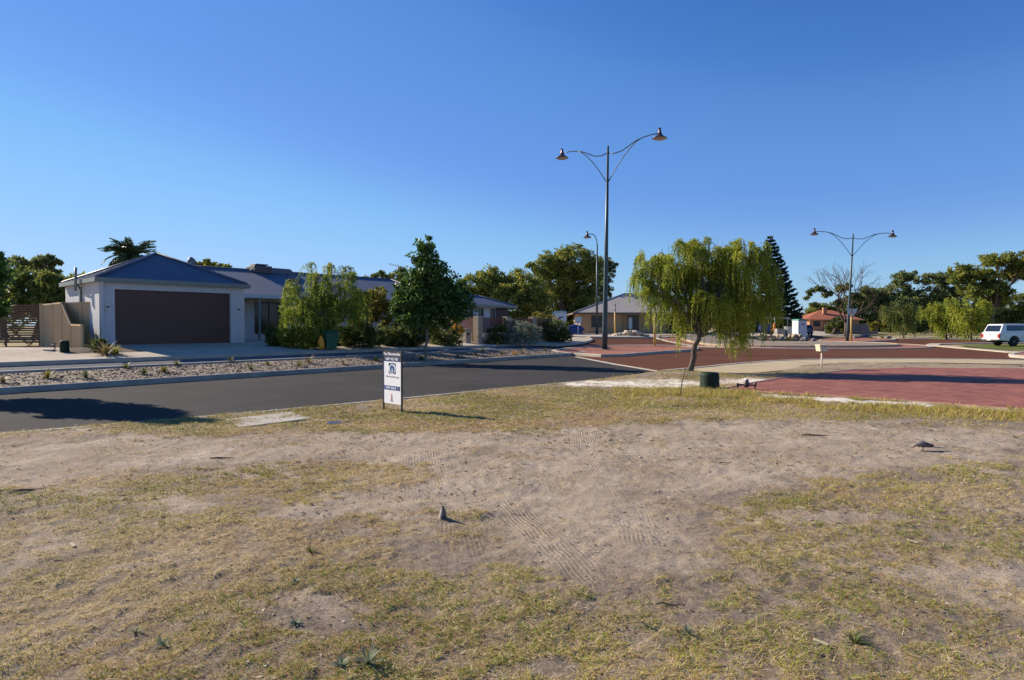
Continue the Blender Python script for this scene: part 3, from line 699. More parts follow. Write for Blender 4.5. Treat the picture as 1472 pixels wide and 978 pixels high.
# --- the peppermint willow on the verge
b = G(991, 536)
tree('peppermint_tree', 'large bright green weeping tree on the verge behind the dark green pillar cover', 'tree', b, b.y,
     [(965, 368, 42, 26), (948, 396, 34, 30), (975, 390, 30, 30), (950, 428, 30, 26), (1010, 366, 46, 24), (1060, 372, 40, 26), (1084, 405, 30, 38), (1040, 420, 46, 40), (1000, 425, 40, 34), (1080, 440, 32, 30), (1050, 462, 30, 26), (985, 462, 24, 20), (1062, 484, 24, 20), (930, 400, 16, 26), (1012, 398, 44, 34), (1002, 356, 30, 18), (1036, 354, 30, 18), (1040, 388, 34, 26), (1078, 366, 26, 18), (1095, 390, 20, 26)],
     .105, 'pepper', 3900, .10, .014, 'weep', fork=(1006, 478), seed=4, nsub=9, length=(.28, .78), step=.030, per=20)
# --- weeping tree in the garden
b = onY(462, 28.5)
tree('weeping_tree', 'weeping green tree in the front garden behind the green wheelie bin', 'tree', b, 28.5,
     [(425, 408, 34, 22), (412, 440, 26, 30), (460, 400, 32, 22), (495, 395, 24, 18), (478, 425, 36, 30), (445, 448, 34, 34), (505, 428, 26, 28), (495, 462, 28, 30), (460, 470, 30, 26)],
     .10, 'pepperd', 1500, .13, .020, 'weep', seed=8, length=(.25, .70), step=.045, per=18)
# --- glossy street tree and its twin out of frame on the left
b = G(612, 522); b.z += .08
def street_tree(base, dx, label, seed, sc=1.0, vs=1.0):
    k = base.y / F
    bl = [(612, 372, 18, 24), (618, 396, 28, 26), (600, 410, 26, 24), (632, 412, 30, 24), (590, 436, 26, 20), (618, 436, 34, 26), (650, 428, 28, 22), (660, 446, 22, 18), (640, 456, 30, 18), (598, 460, 26, 16), (578, 446, 16, 14), (615, 356, 8, 12), (605, 384, 12, 14), (578, 424, 14, 16), (588, 406, 12, 12), (662, 420, 14, 16), (604, 424, 30, 24)]
    bl = [((p[0] - 612) * sc + dx, 522 - (522 - p[1]) * sc * vs + (469 + (base.y and (EYE - base.z) / k) - 522), p[2] * sc, p[3] * sc) for p in bl]
    return tree('street_tree', label, 'tree', base, base.y, bl, .07, 'glossy', 19000, .15, .048, seed=seed, group='glossy street trees in the gravel bed', bark=M_barkp, nper=26, hollow=.2, clump=.26)
street_tree(b, 612, 'dark glossy leaved street tree standing in the gravel bed behind the sale sign', 3)
c = Vector((-13.4, 14.75, 0)); c.z = H(c.x, c.y) + .1
kk = 736 + F * c.x / c.y
street_tree(c, kk, 'glossy leaved street tree whose branch tips enter at the left edge, before the slatted gate', 12, sc=b.y / c.y * .70, vs=1.39)
# --- background trees, left
def bgtree(px, Y, blobs, lm, n, L, W, label, seed, name='tree', group=None, **kw):
    b = onY(px, Y); kw.setdefault('r0', .25)
    return tree(name, label, 'tree', b, Y, blobs, kw.pop('r0'), lm, n, L, W, seed=seed, group=group, **kw)
LG = 'trees behind the houses at the left'
bgtree(8, 48, [(6, 382, 26, 16), (0, 408, 30, 20), (-30, 395, 30, 25), (-20, 440, 40, 25)], 'gum', 9000, .28, .09, 'dark tree rising behind the slatted gate at the left edge', 21, group=LG)
bgtree(64, 60, [(50, 378, 10, 6), (68, 375, 14, 7), (84, 379, 10, 5), (58, 388, 12, 6), (76, 390, 12, 7)], 'gum', 2600, .3, .1, 'tall sparse tree showing its open top above the rounder trees left of the palm', 22, group=LG, hollow=.0)
bgtree(50, 40, [(40, 405, 26, 20), (62, 420, 28, 24), (30, 436, 26, 22), (80, 412, 26, 18), (100, 408, 26, 18), (112, 425, 18, 22), (88, 440, 30, 24)], 'olive', 16000, .22, .08, 'broad olive green tree behind the beige fence panels', 23, group=LG)
bgtree(300, 48, [(300, 385, 22, 9), (328, 388, 18, 7), (274, 383, 14, 8), (270, 400, 30, 14), (320, 402, 30, 14)], 'bright', 5000, .25, .09, 'yellow green treetop showing over the garage roof beside the vent', 24, group=LG)
bgtree(545, 62, [(548, 396, 16, 6), (572, 394, 18, 7), (530, 400, 12, 5), (560, 408, 30, 12)], 'olive', 3500, .25, .09, 'low rounded treetop just above the long roof by the aerial', 25, group=LG)
# big trees in the middle distance
MG = 'big trees beyond the corner house'
bgtree(700, 66, [(700, 396, 24, 14), (685, 410, 22, 16), (712, 416, 28, 20), (690, 430, 22, 20), (742, 408, 30, 20), (760, 425, 26, 26), (730, 436, 34, 26), (770, 445, 24, 26), (700, 450, 30, 20), (745, 466, 40, 18)], 'tuart', 34000, .26, .085, 'rounded olive tree spreading above the roof of the corner house', 31, group=MG)
bgtree(812, 78, [(826, 374, 30, 20), (800, 380, 24, 22), (782, 386, 20, 18), (845, 388, 20, 22), (800, 406, 34, 28), (836, 408, 28, 30), (800, 440, 40, 34), (840, 440, 26, 30), (790, 462, 34, 24), (764, 384, 10, 8)], 'tuart', 42000, .30, .095, 'tallest dark crowned tree left of the double lamp', 32, group=MG, r0=.4)
bgtree(866, 88, [(866, 376, 16, 8), (880, 384, 9, 8), (870, 396, 14, 12), (858, 412, 14, 12), (872, 420, 10, 8), (856, 436, 16, 14), (872, 452, 18, 14)], 'gum', 9000, .3, .1, 'thin open tree directly behind the single lamp', 33, group=MG, hollow=0)
for i, (px, py, rx, ry) in enumerate([(735, 470, 40, 24), (850, 458, 36, 22), (800, 474, 44, 18)]):
    bgtree(px, 84 + 3 * i, [(px, py, rx, ry), (px - rx * .6, py + 4, rx * .6, ry * .8), (px + rx * .6, py + 3, rx * .6, ry * .8)], 'gum', 7000, .35, .12, ['dark undergrowth tree filling the gap right of the corner house', 'dark low tree filling the gap left of the tan house', 'dark low tree behind the white chemical toilet'][i], 34 + i, group=MG)
# --- trees on the right
RG = 'trees of the reserve at the right'
bgtree(1300, 118, [(1312, 396, 22, 7), (1300, 400, 18, 8), (1322, 402, 18, 7), (1300, 418, 30, 10), (1276, 428, 18, 14), (1330, 424, 24, 10), (1296, 440, 40, 16), (1340, 440, 24, 16), (1280, 456, 30, 18), (1330, 460, 36, 18)], 'gum', 24000, .42, .14, 'flat topped umbrella shaped tree of the reserve right of the tall far lamp', 41, group=RG, r0=.35)
bgtree(1352, 128, [(1358, 402, 16, 10), (1372, 396, 14, 9), (1360, 416, 14, 12), (1376, 424, 14, 14), (1362, 440, 20, 16), (1350, 430, 10, 10)], 'gum', 12000, .42, .14, 'dark blue green tree in the gap between the flat topped tree and the tallest one', 42, group=RG, hollow=.1)
bgtree(1425, 112, [(1440, 372, 30, 10), (1462, 378, 24, 14), (1424, 376, 20, 8), (1392, 388, 22, 10), (1386, 402, 22, 12), (1412, 396, 18, 10), (1425, 412, 28, 12), (1398, 418, 26, 12), (1440, 425, 18, 16), (1455, 392, 18, 12), (1430, 440, 22, 14), (1480, 390, 18, 14)], 'tuart', 26000, .40, .13, 'tallest spreading tree of the reserve above the white utility', 43, group=RG, r0=.5, hollow=.1)
bgtree(1235, 120, [(1240, 425, 20, 12), (1225, 436, 18, 12), (1250, 445, 28, 18), (1220, 458, 24, 18), (1262, 462, 24, 18), (1238, 470, 34, 12), (1262, 430, 14, 10)], 'gum', 17000, .40, .13, 'dense dark tree behind the give way sign', 44, group=RG)
bgtree(1460, 125, [(1455, 445, 26, 16), (1480, 440, 26, 20), (1440, 460, 30, 16), (1480, 465, 34, 16), (1410, 462, 30, 14)], 'olive', 14000, .42, .14, 'dark bushy tree directly behind the white utility', 45, group=RG)
bgtree(1375, 135, [(1350, 462, 34, 14), (1385, 458, 34, 16), (1320, 466, 30, 12), (1290, 470, 30, 10), (1410, 466, 26, 12)], 'gum', 10000, .5, .16, 'dark thicket of low trees shading the ground behind the small verge trees', 46, group=RG)
# small weeping verge trees
VG = 'small weeping trees along the far verge'
for i, (px, py, Y, bl, lm, lab) in enumerate([
    (1299, 486, 84, [(1290, 444, 16, 12), (1306, 446, 16, 13), (1284, 456, 14, 14), (1312, 458, 13, 14), (1298, 462, 18, 14)], 'olive', 'small dull green weeping tree, leftmost of the three on the far verge'),
    (1361, 489, 74, [(1340, 446, 14, 10), (1356, 440, 16, 11), (1372, 446, 12, 12), (1348, 458, 16, 12), (1364, 466, 14, 14)], 'pepper', 'small yellow green weeping tree, middle one of the three on the far verge'),
    (1395, 492, 66, [(1378, 440, 18, 12), (1400, 438, 20, 12), (1418, 444, 12, 12), (1384, 458, 18, 14), (1408, 460, 16, 14), (1394, 468, 16, 12)], 'pepper', 'fullest of the three small weeping trees, beside the back of the white utility')]):
    b = onY(px, Y); b.z = 0
    tree('verge_tree', lab, 'tree', b, Y, bl, .12, lm, 800, .22, .05, 'weep', group=VG, seed=50 + i, length=(.3, .8), step=.11, per=12)
# left of the reserve, behind the red roofed house
bgtree(1185, 122, [(1172, 446, 14, 9), (1190, 444, 12, 8), (1204, 452, 16, 12), (1165, 454, 14, 9), (1150, 460, 14, 8)], 'tuart', 8000, .38, .12, 'rounded green tree behind the ridge of the red tiled house', 61, group=RG)
bgtree(1086, 84, [(1070, 440, 30, 20), (1095, 452, 26, 22), (1120, 462, 20, 16), (1060, 462, 34, 18), (1138, 464, 10, 12)], 'gum', 13000, .35, .11, 'dark tree around the foot of the tall pine', 62, group=RG)
bgtree(1195, 96, [(1206, 462, 9, 9), (1200, 470, 10, 9), (1212, 472, 8, 7)], 'shrub', 2600, .28, .09, 'round green bush at the end of the grey fence by the red tiled house', 63, name='bush')
# bare limbed tree
def bare_tree():
    b = onY(1216, 92); t = thing('bare_tree', 'half dead tree with bare upper twigs and thin clumps of leaves behind the far lamp', 'tree', b)
    r = np.random.default_rng(5); mb = MB(); tips = []
    def grow(p, d, L, rad, lev):
        n = 4; pts = [p]; dd = d.copy()
        for i in range(n):
            dd = (dd + Vector(r.normal(0, .16, 3)) + Vector((0, 0, .03))).normalized(); pts.append(pts[-1] + dd * L / n)
        mb.tube(pts, [rad * (1 - .4 * i / n) for i in range(n + 1)], 6 if lev < 3 else 4, False)
        if lev >= 5: tips.append(pts[-1]); return
        for i in range(3 if lev < 4 else 2):
            ax = dd.orthogonal(); ax.rotate(Matrix.Rotation(r.uniform(0, 6.28), 3, dd)); nd = dd.copy(); nd.rotate(Matrix.Rotation(r.uniform(.3, .85), 3, ax))
            grow(pts[-1] if i else pts[-2], (nd + Vector((nd.x * .15, 0, .05))).normalized(), L * r.uniform(.62, .85), rad * .58, lev + 1)
    for dx, L in ((-.6, 2.9), (-.15, 3.3), (.4, 3.0), (.75, 2.7)):
        grow(Vector((dx * .3, 0, 2.2)), Vector((dx, r.normal(0, .2), .95)).normalized(), L, .16, 1)
    mb.tube([(0, 0, -.1), (.05, 0, 1.2), (0, 0, 2.4)], [.34, .28, .24], 10)
    mb.build('trunk', mat('dead_bark', (.13, .085, .065), (.07, .045, .035), scale=4, rough=.95), t)
    bl = [(at(px, py, 92) - b, (rx * .102, rx * .09, ry * .102)) for px, py, rx, ry in [(1180, 415, 9, 6), (1166, 421, 7, 5), (1190, 424, 8, 5), (1214, 414, 12, 7), (1206, 436, 10, 6), (1228, 430, 12, 8), (1160, 428, 4, 3), (1172, 438, 7, 4), (1250, 420, 11, 6)]]
    v, q, rn = crown_broad([(Vector(c), rd) for c, rd in bl], 5200, .34, .11, r, hollow=0); npmesh('crown', v, q, LM['gum'], t, {'rnd': rn})
bare_tree()
# --- date palm
def palm():
    b = onY(190, 46); t = thing('date_palm', 'date palm with stiff arching fronds behind the garage roof', 'palm', b)
    r = np.random.default_rng(3); top = at(190, 371, 46) - b; mb = MB()
    n = 16; mb.tube([Vector((top.x * i / n, 0, -.1 + (top.z + .1) * i / n)) for i in range(n + 1)], [.32 + .03 * (i % 2) for i in range(n + 1)], 12); mb.build('trunk', M_bark, t)
    P = []; D = []; LL = []; Vr = MB()
    for i in range(120):
        az = r.uniform(0, 6.28); el = r.uniform(-.35, 1.5); L = r.uniform(1.9, 2.5) * (1 - .12 * max(0, el)); d = Vector((math.cos(az), math.sin(az), 0)); p = Vector(top); pts = [p.copy()]; m = 12; e = el
        for j in range(m):
            e -= .085 + .05 * (el < .6); p = p + (d * math.cos(e) + Vector((0, 0, math.sin(e)))) * L / m; pts.append(p.copy())
        Vr.tube(pts, [.03 * (1 - .8 * j / m) for j in range(m + 1)], 4, False)
        sd = Vector((-d.y, d.x, 0))
        for j in range(1, m):
            tg = (pts[j + 1] - pts[j]).normalized()
            for u in (0, .33, .66):
                q = pts[j].lerp(pts[j + 1], u)
                for sg in (-1, 1):
                    P.append(q[:]); dd = (sd * sg * .8 + tg * .75 + Vector((0, 0, .15))).normalized(); D.append(dd[:]); LL.append(.42 * math.sin(math.pi * (.15 + .8 * j / m)) ** .6)
    P = np.array(P); D = unit(np.array(D) + r.normal(0, .08, (len(P), 3)))
    v, q = leaf_arrays(P, D, np.array(LL), .036, r); Vr.build('frond_stems', mat('frond_stem', (.09, .10, .03), rough=.8), t)
    npmesh('fronds', v, q, LM['palm'], t, {'rnd': np.repeat(r.random(len(P)), 4)})
palm()
# --- Norfolk pine
def pine():
    Y = 86; b = onY(1122, Y); t = thing('norfolk_pine', 'tall dark conifer with tiered horizontal branches behind the weeping tree', 'tree', b)
    r = np.random.default_rng(9); k = Y / F; top = at(1107, 342, Y) - b; bot = at(1116, 462, Y) - b; mb = MB(); hgt = top.z
    mb.tube([(top.x * i / 8, 0, -.1 + (hgt + .1) * i / 8) for i in range(9)], [.32 * (1 - i / 8.3) for i in range(9)], 10)
    P = []; D = []; L_ = []; z = bot.z
    nl = 23
    for i in range(nl):
        f = i / (nl - 1); z = bot.z + (hgt - bot.z) * (f ** .93); rad = (29 * k) * (1 - f) ** .85 + .3; a0 = r.uniform(0, 6)
        for j in range(6):
            az = a0 + j * math.pi / 3 + r.normal(0, .08); d = Vector((math.cos(az), math.sin(az), 0)); R_ = rad * r.uniform(.82, 1.12); pts = []
            for u in range(7):
                q = u / 6; pts.append(Vector((top.x * z / hgt, 0, z)) + d * R_ * q + Vector((0, 0, R_ * (-.10 * math.sin(q * 2.4) + .20 * q * q))))
            mb.tube(pts, [.05 * (1 - .8 * u / 6) * (1 - .5 * f) + .01 for u in range(7)], 5, False)
            m = int(62 * R_)
            for _ in range(m):
                q = r.random() ** .7; i2 = min(5, int(q * 6)); p = pts[i2].lerp(pts[i2 + 1], q * 6 - i2)
                sg = r.choice([-1, 1]); dd = Vector((-d.y, d.x, 0)) * sg * r.uniform(.3, 1) + d * r.uniform(.2, 1) + Vector((0, 0, r.uniform(.0, .5)))
                p = p + Vector((0, 0, r.normal(0, .04) * (1 + q))); dd.z += r.normal(0, .25); P.append(p[:]); D.append(dd.normalized()[:]); L_.append(r.uniform(.2, .48) * (.5 + .5 * (1 - f)))
    mb.build('trunk', M_bark, t); P = np.array(P); v, q = leaf_arrays(P, np.array(D), np.array(L_) * 1.5, .11, r)
    npmesh('crown', v, q, LM['pine'], t, {'rnd': np.repeat(r.random(len(P)), 4)})
pine()
# far wood closing the horizon
def far_wood():
    r = np.random.default_rng(77); bl = []
    for x in np.arange(-190, 240, 5.0):
        yy = 165 + 12 * math.sin(x * .05); h = r.uniform(2.6, 4.8) if x > 20 else r.uniform(3.0, 5.5)
        bl.append((Vector((x + r.normal(0, 1), yy, HT + h * .5 - .5)), (r.uniform(3.5, 6), 3, h)))
    v, q, rn = crown_broad(bl, 60000, .75, .26, r, hollow=.5); o = npmesh('far_wood', v, q, LM['gum'], None, {'rnd': rn}); tag(o, 'distant dark belt of trees closing the view along the horizon', 'wood', kind='stuff')
far_wood()
# --- garden shrubs
GS = 'shrubs in the garden in front of the long house'
def sh(px, py, blobs, lm, n, L, W, label, seed, name='shrub', group=GS, Y=None, **kw):
    b = G(px, py) if Y is None else onY(px, Y); b.z += .05
    return shrub(name, label, 'shrub', b, b.y, blobs, lm, n, L, W, group=group, seed=seed, **kw)
sh(425, 504, [(413, 482, 15, 10), (432, 480, 20, 12), (450, 484, 14, 11), (430, 493, 30, 11)], 'bright', 11000, .07, .024, 'rounded yellow green shrub left of the wheelie bin', 71)
sh(392, 499, [(388, 482, 9, 15), (400, 490, 12, 12)], 'shrub', 4200, .08, .028, 'narrow dark shrub at the edge of the concrete drive by the front door', 72)
sh(515, 503, [(498, 482, 18, 14), (520, 478, 20, 16), (540, 486, 16, 14), (515, 493, 34, 10)], 'shrub', 12000, .08, .028, 'dark bushy shrub right of the wheelie bin', 73)
sh(470, 500, [(455, 484, 18, 14), (480, 480, 20, 16), (470, 492, 30, 9)], 'shrub', 8000, .08, .028, 'dark shrub under the weeping tree right behind the wheelie bin', 68, Y=30)
sh(530, 498, [(520, 438, 18, 14), (540, 430, 20, 14), (556, 442, 16, 14), (512, 458, 16, 16), (536, 452, 20, 16), (560, 456, 14, 14)], 'yshrub', 7500, .10, .032, 'tall open yellow green shrub between the weeping tree and the glossy street tree', 74, Y=30.5, hollow=.1)
sh(545, 417, [(546, 421, 13, 8), (540, 430, 16, 10)], 'bright', 2200, .11, .036, 'bright green treetop against the blue roof behind the tall yellow shrub', 75, Y=33)
sh(566, 501, [(555, 484, 20, 14), (580, 484, 22, 14), (602, 480, 16, 16), (575, 493, 32, 9)], 'shrub', 12500, .08, .028, 'low dark shrub behind the top of the sale sign', 76)
sh(575, 498, [(560, 472, 20, 14), (590, 470, 22, 16), (615, 468, 20, 16)], 'olive', 8000, .10, .034, 'taller dull green shrub under the canopy of the glossy street tree', 69, Y=32.5)
sh(642, 499, [(624, 482, 16, 13), (645, 484, 18, 13), (658, 476, 9, 13), (640, 493, 24, 8)], 'shrub', 8000, .08, .028, 'low shrub between the street tree trunk and the stone letterbox pillar', 77)
sh(640, 470, [(636, 464, 14, 6), (652, 466, 9, 7), (662, 478, 5, 12)], 'orange', 750, .08, .026, 'shrub with orange yellow leaves showing under the glossy street tree', 78, Y=33, hollow=0)
sh(742, 497, [(733, 470, 16, 12), (750, 476, 20, 14), (728, 484, 20, 12), (764, 480, 18, 13), (745, 488, 34, 9)], 'grey', 9500, .08, .024, 'silvery green shrub against the panelled wall', 79, group='shrubs against the panelled wall')
sh(790, 493, [(780, 470, 20, 14), (800, 474, 18, 15), (768, 480, 16, 13), (790, 484, 32, 10), (814, 483, 10, 10)], 'shrub', 13000, .09, .03, 'wide green shrub at the footpath corner below the white toilet cabin', 80, group='shrubs against the panelled wall')
sh(785, 462, [(776, 458, 15, 9), (792, 462, 13, 9), (765, 464, 10, 8)], 'yshrub', 3600, .10, .034, 'pale yellow green shrub reaching above the end of the panelled wall', 81, group='shrubs against the panelled wall', Y=44)
sh(712, 497, [(706, 482, 11, 10), (718, 478, 10, 12), (712, 491, 18, 7)], 'shrub', 4500, .08, .028, 'small dark shrub at the left end of the shaded wall', 82, group='shrubs against the panelled wall')
sh(1258, 487, [(1254, 466, 8, 4), (1264, 468, 9, 5), (1256, 473, 7, 4)], 'bright', 1500, .16, .05, 'small yellow green tree standing on the bed right of the give way sign', 83, name='sapling', group=None, Y=66, hollow=0)
sh(165, 512, [(150, 500, 8, 6), (142, 495, 7, 8)], 'shrub', 1300, .08, .025, 'dark purple green shrub against the end of the beige fence', 84)
# strap leaved plants at the garage corner
for i, (px, py, n, L, lm, lab) in enumerate([(152, 515, 70, .75, 'straw', 'large yellow green flax plant in the mulch by the garage corner'), (137, 508, 50, .85, 'shrub', 'dark upright flax plant at the end of the beige fence'), (166, 514, 40, .5, 'bright', 'small bright flax plant beside the concrete drive')]):
    b = G(px, py); b.z += .05; strappy('flax_plant', lab, 'plant', b, n, L, .022, lm, 'flax plants by the garage corner', 90 + i)
# tufts in the gravel bed
TF = [(4, 556, 'straw', 'yellowish tuft at the left edge of the picture'), (68, 549, 'yshrub', 'spreading yellow green tuft in the bed below the small dark service cover'), (124, 549, 'shrub', 'round green tuft below the end of the beige fence'), (182, 534, 'shrub', 'small dark tuft on the far side of the bed below the garage corner'),
      (207, 543, 'shrub', 'round dark green tuft below the left end of the garage door'), (237, 540, 'yshrub', 'yellow tuft below the middle of the garage door'), (254, 530, 'shrub', 'small upright tuft by the lane below the garage door'), (331, 525, 'shrub', 'tiny upright tuft by the lane below the right end of the garage door'),
      (361, 536, 'shrub', 'dark tuft in the bed below the front door'), (385, 529, 'yshrub', 'yellowish tuft below the narrow shrub by the front door'), (430, 531, 'yshrub', 'low yellow tuft left of the bin in the bed'), (444, 526, 'straw', 'tall straw coloured tuft in the bed directly before the bin'), (494, 528, 'straw', 'straw coloured tuft in the bed left of the sale sign'),
      (540, 523, 'shrub', 'dark tuft just left of the sale sign'), (606, 521, 'shrub', 'small dark tuft touching the left foot of the street tree'), (658, 517, 'shrub', 'slim dark tuft in the bed right of the street tree'), (683, 514, 'straw', 'faded tuft below the stone letterbox pillar'), (694, 508, 'shrub', 'dark tuft on the lane side below the wall corner'),
      (722, 513, 'shrub', 'brown tuft before the silvery shrub, left of a pair'), (740, 512, 'orange', 'reddish tuft near the tip of the bed'), (751, 511, 'straw', 'pale tuft near the tip of the bed'), (783, 507, 'shrub', 'last dark tuft at the tip of the gravel bed')]
for i, (px, py, lm, lab) in enumerate(TF):
    b = G(px, py); b.z = H(b.x, b.y) + .1; big = 1.25 if px in (444, 68, 751) else 1
    strappy('gravel_tuft', lab, 'plant', b, 70, (.26 + .10 * ((i * 7) % 3) / 2) * big, .010, lm, 'low tufts planted in the gravel bed', 100 + i, spread=1.1)
# weeds on the lot
WD = [(195, 915, .16, 'spiky green weed in the near left grass'), (235, 937, .17, 'larger spiky weed just right of the first one at the lower left'), (528, 964, .22, 'bushy grey green weed at the bottom edge left of the middle'), (490, 966, .12, 'small weed left of the bushy one at the bottom edge'), (935, 910, .17, 'spiky pale green weed in the bare patch low right of the middle'),
      (988, 924, .15, 'green weed right of the spiky pale one'), (1228, 932, .16, 'dark green weed in the near grass at the lower right'), (445, 798, .14, 'small leafy weed in the grass below the concrete lid'), (425, 845, .12, 'grey weed on bare sand left of the middle'), (425, 905, .13, 'flat grey weed below the bare sand patch')]
for i, (px, py, L, lab) in enumerate(WD):
    b = G(px, py); b.z = lot_z(b.x, b.y) - .004
    strappy('weed', lab, 'weed', b, 16 + (i * 7) % 22, L * (.36 + .07 * (i % 4)), .0045, 'shrub' if i in (7, 6) else 'grey', 'weeds scattered over the lot', 140 + i, spread=.7)
for i, (px, py, L) in enumerate([(985, 570, .8)]):
    pass
# ================================================================== BUILDINGS
M_roof = mat('roof_blue_steel', (.105, .13, .175), (.08, .10, .14), scale=1.5, rough=.55, metal=.0, spec=.35)
M_render = mat('grey_render', (.58, .58, .58), (.51, .51, .51), scale=2, rough=.9, bump=.15, bscale=60)
M_gutter = mat('gutter_steel', (.20, .225, .20), (.18, .20, .18), rough=.5)
M_gdoor = mat('garage_door', (.088, .033, .024), (.070, .027, .020), scale=2.5, rough=.45, stretch=(.3, 1, 3))
M_white = mat('white_paint', (.72, .72, .70), (.62, .62, .60), scale=3, rough=.5)
M_dark = mat('dark_frame', (.03, .03, .033), (.022, .022, .025), rough=.4)
M_glass = mat('window_glass', (.022, .026, .032), (.014, .018, .022), scale=1.5, rough=.12, spec=.35)
M_beigef = mat('beige_steel_fence', (.52, .36, .19), (.46, .32, .17), scale=1.5, rough=.55)
M_timber = mat('brown_timber', (.20, .105, .055), (.11, .06, .035), scale=6, rough=.8, stretch=(.3, 3, 3))
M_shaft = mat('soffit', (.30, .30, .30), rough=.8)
def roof_plane(mb, e0, e1, t0, t1, rib=.2, w=.03, h=.012, th=.04):
    """eave e0->e1, top t0->t1 (t0==t1 for a triangle); slab with ribs running up the slope"""
    e0, e1, t0, t1 = map(Vector, (e0, e1, t0, t1)); nrm = (e1 - e0).cross((t0 + t1) / 2 - e0).normalized()
    if nrm.z < 0: nrm = -nrm
    tri = (t0 - t1).length < 1e-4
    top = [e0, e1, t0] if tri else [e0, e1, t1, t0]; n = len(top)
    mb.add([p for p in top] + [p - nrm * th for p in top], [tuple(range(n)), tuple(range(2 * n - 1, n - 1, -1))] + [(i, (i + 1) % n, n + (i + 1) % n, n + i) for i in range(n)])
    ex = (e1 - e0).normalized(); L = (e1 - e0).length; up = nrm.cross(ex)
    if up.dot((t0 + t1) / 2 - (e0 + e1) / 2) < 0: up = -up
    a0, b0 = (t0 - e0).dot(ex), (t0 - e0).dot(up); a1, b1 = (t1 - e0).dot(ex), (t1 - e0).dot(up)
    u = rib / 2
    while u < L:
        if u < a0: m = b0 * u / max(a0, 1e-6)
        elif u > a1: m = b1 * (L - u) / max(L - a1, 1e-6)
        else: m = b0
        if m > .1:
            p = e0 + ex * u; q = p + up * (m - .03); p = p + up * .005; s = ex * w
            vs = [p - s, p + s, p + nrm * h + s * .4, p + nrm * h - s * .4, q - s, q + s, q + nrm * h + s * .4, q + nrm * h - s * .4]
            vs = [v + nrm * .001 for v in vs]
            mb.add(vs, [(0, 1, 2, 3), (7, 6, 5, 4), (1, 5, 6, 2), (2, 6, 7, 3), (3, 7, 4, 0)])
        u += rib
def hip_roof(mb, x0, x1, y0, y1, ze, zr, r0=None, r1=None, rib=.2, caps=None, ry=None):
    """rectangular hip roof with ridge (r0..r1, ry)"""
    ry = (y0 + y1) / 2 if ry is None else ry
    a, b, c, d = (x0, y0, ze), (x1, y0, ze), (x1, y1, ze), (x0, y1, ze); p, q = (r0, ry, zr), (r1, ry, zr)
    roof_plane(mb, a, b, p, q, rib); roof_plane(mb, c, d, q, p, rib); roof_plane(mb, d, a, p, p, rib); roof_plane(mb, b, c, q, q, rib)
    if caps is not None:
        for s, e in ((a, p), (b, q), (c, q), (d, p)) + (((p, q),) if r1 - r0 > .1 else ()):
            caps.tube([Vector(s) + Vector((0, 0, .03)), Vector(e) + Vector((0, 0, .03))], .06, 6)
def window(par, x0, x1, z0, z1, y, name='window', fw=.05, mull=1, fm=None, gm=None, out=-1):
    f = MB(); fm = fm or M_dark; gm = gm or M_glass; ya, yb = y + out * .05, y + out * .002
    if ya > yb: ya, yb = yb, ya
    f.box(x0, x1, ya, yb, z0, z0 + fw); f.box(x0, x1, ya, yb, z1 - fw, z1); f.box(x0, x0 + fw, ya, yb, z0 + fw, z1 - fw); f.box(x1 - fw, x1, ya, yb, z0 + fw, z1 - fw)
    for i in range(mull):
        xm = x0 + (x1 - x0) * (i + 1) / (mull + 1); f.box(xm - fw / 2, xm + fw / 2, ya, yb, z0 + fw, z1 - fw)
    o = f.build(name, fm, par)
    g = MB().box(x0 + fw, x1 - fw, y + out * .012 - .005, y + out * .012 + .005, z0 + fw, z1 - fw).build('pane', gm, o)
    return o
# ---- garage with the long house behind
HR = math.atan2(.742, .67); HA = Vector((-15.94, 24.2, .85))
house = thing('long_house', 'long single storey house with blue steel roof and a wide dark brown garage door', 'house', HA, HR)
hw = 2.62; GX0, GX1, GD = 0.0, 5.68, 4.9; DX0, DX1, DH = .53, 5.06, 2.2
mb = MB().box(GX0, DX0, 0, .24, -.4, hw - .15).box(DX1, GX1, 0, .24, -.4, hw - .15).box(DX0, DX1, 0, .24, DH, hw - .15)
mb.box(GX0, GX0 + .2, .241, GD, -.4, hw - .15).box(GX1 - .2, GX1, .241, GD, -.4, hw - .15).box(GX0 + .2, GX1 - .2, GD - .2, GD, -.4, hw - .15)
mb.build('garage_wall', M_render, house)
mb = MB(); nb = 16
for i in range(nb):
    z = DH * i / nb; mb.box(DX0, DX1, .13 + .0, .16, z + .003, z + DH / nb, bev=.0015)
mb.box(DX0, DX1, .161, .18, 0, DH)
mb.build('garage_door', M_gdoor, house)
rf = MB(); caps = MB(); hip_roof(rf, -.10, GX1 + .10, -.12, GD + .08, hw, hw + 1.33, 2.83, 2.86, caps=caps, ry=2.4)
o = rf.build('garage_roof', M_roof, house); caps.build('ridge_cap', M_roof, o)
g = MB().box(-.20, GX1 + .20, -.22, -.125, hw - .16, hw + .01).box(-.20, -.105, -.125, GD + .16, hw - .16, hw + .01).box(GX1 + .105, GX1 + .20, -.125, GD + .16, hw - .16, hw + .01)
g.build('gutter', M_gutter, house)
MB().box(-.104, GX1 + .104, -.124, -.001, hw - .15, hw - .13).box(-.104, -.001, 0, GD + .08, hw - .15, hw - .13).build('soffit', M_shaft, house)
dp = MB().box(.03, .13, -.075, -.002, -.35, hw - .16).box(.03, .13, -.16, -.0755, hw - .24, hw - .165).build('downpipe', M_render, house)
dp = MB().box(-.09, -.002, 2.3, 2.42, -.35, hw - .25).box(-.15, -.0905, 2.3, 2.42, hw - .26, hw - .165)
dp.tube([(-.3, 2.0, hw - .45), (-.28, 2.0, hw + .5)], .05).tube([(-.28, 2.02, hw - .1), (-.05, 2.1, hw - .5)], .03)
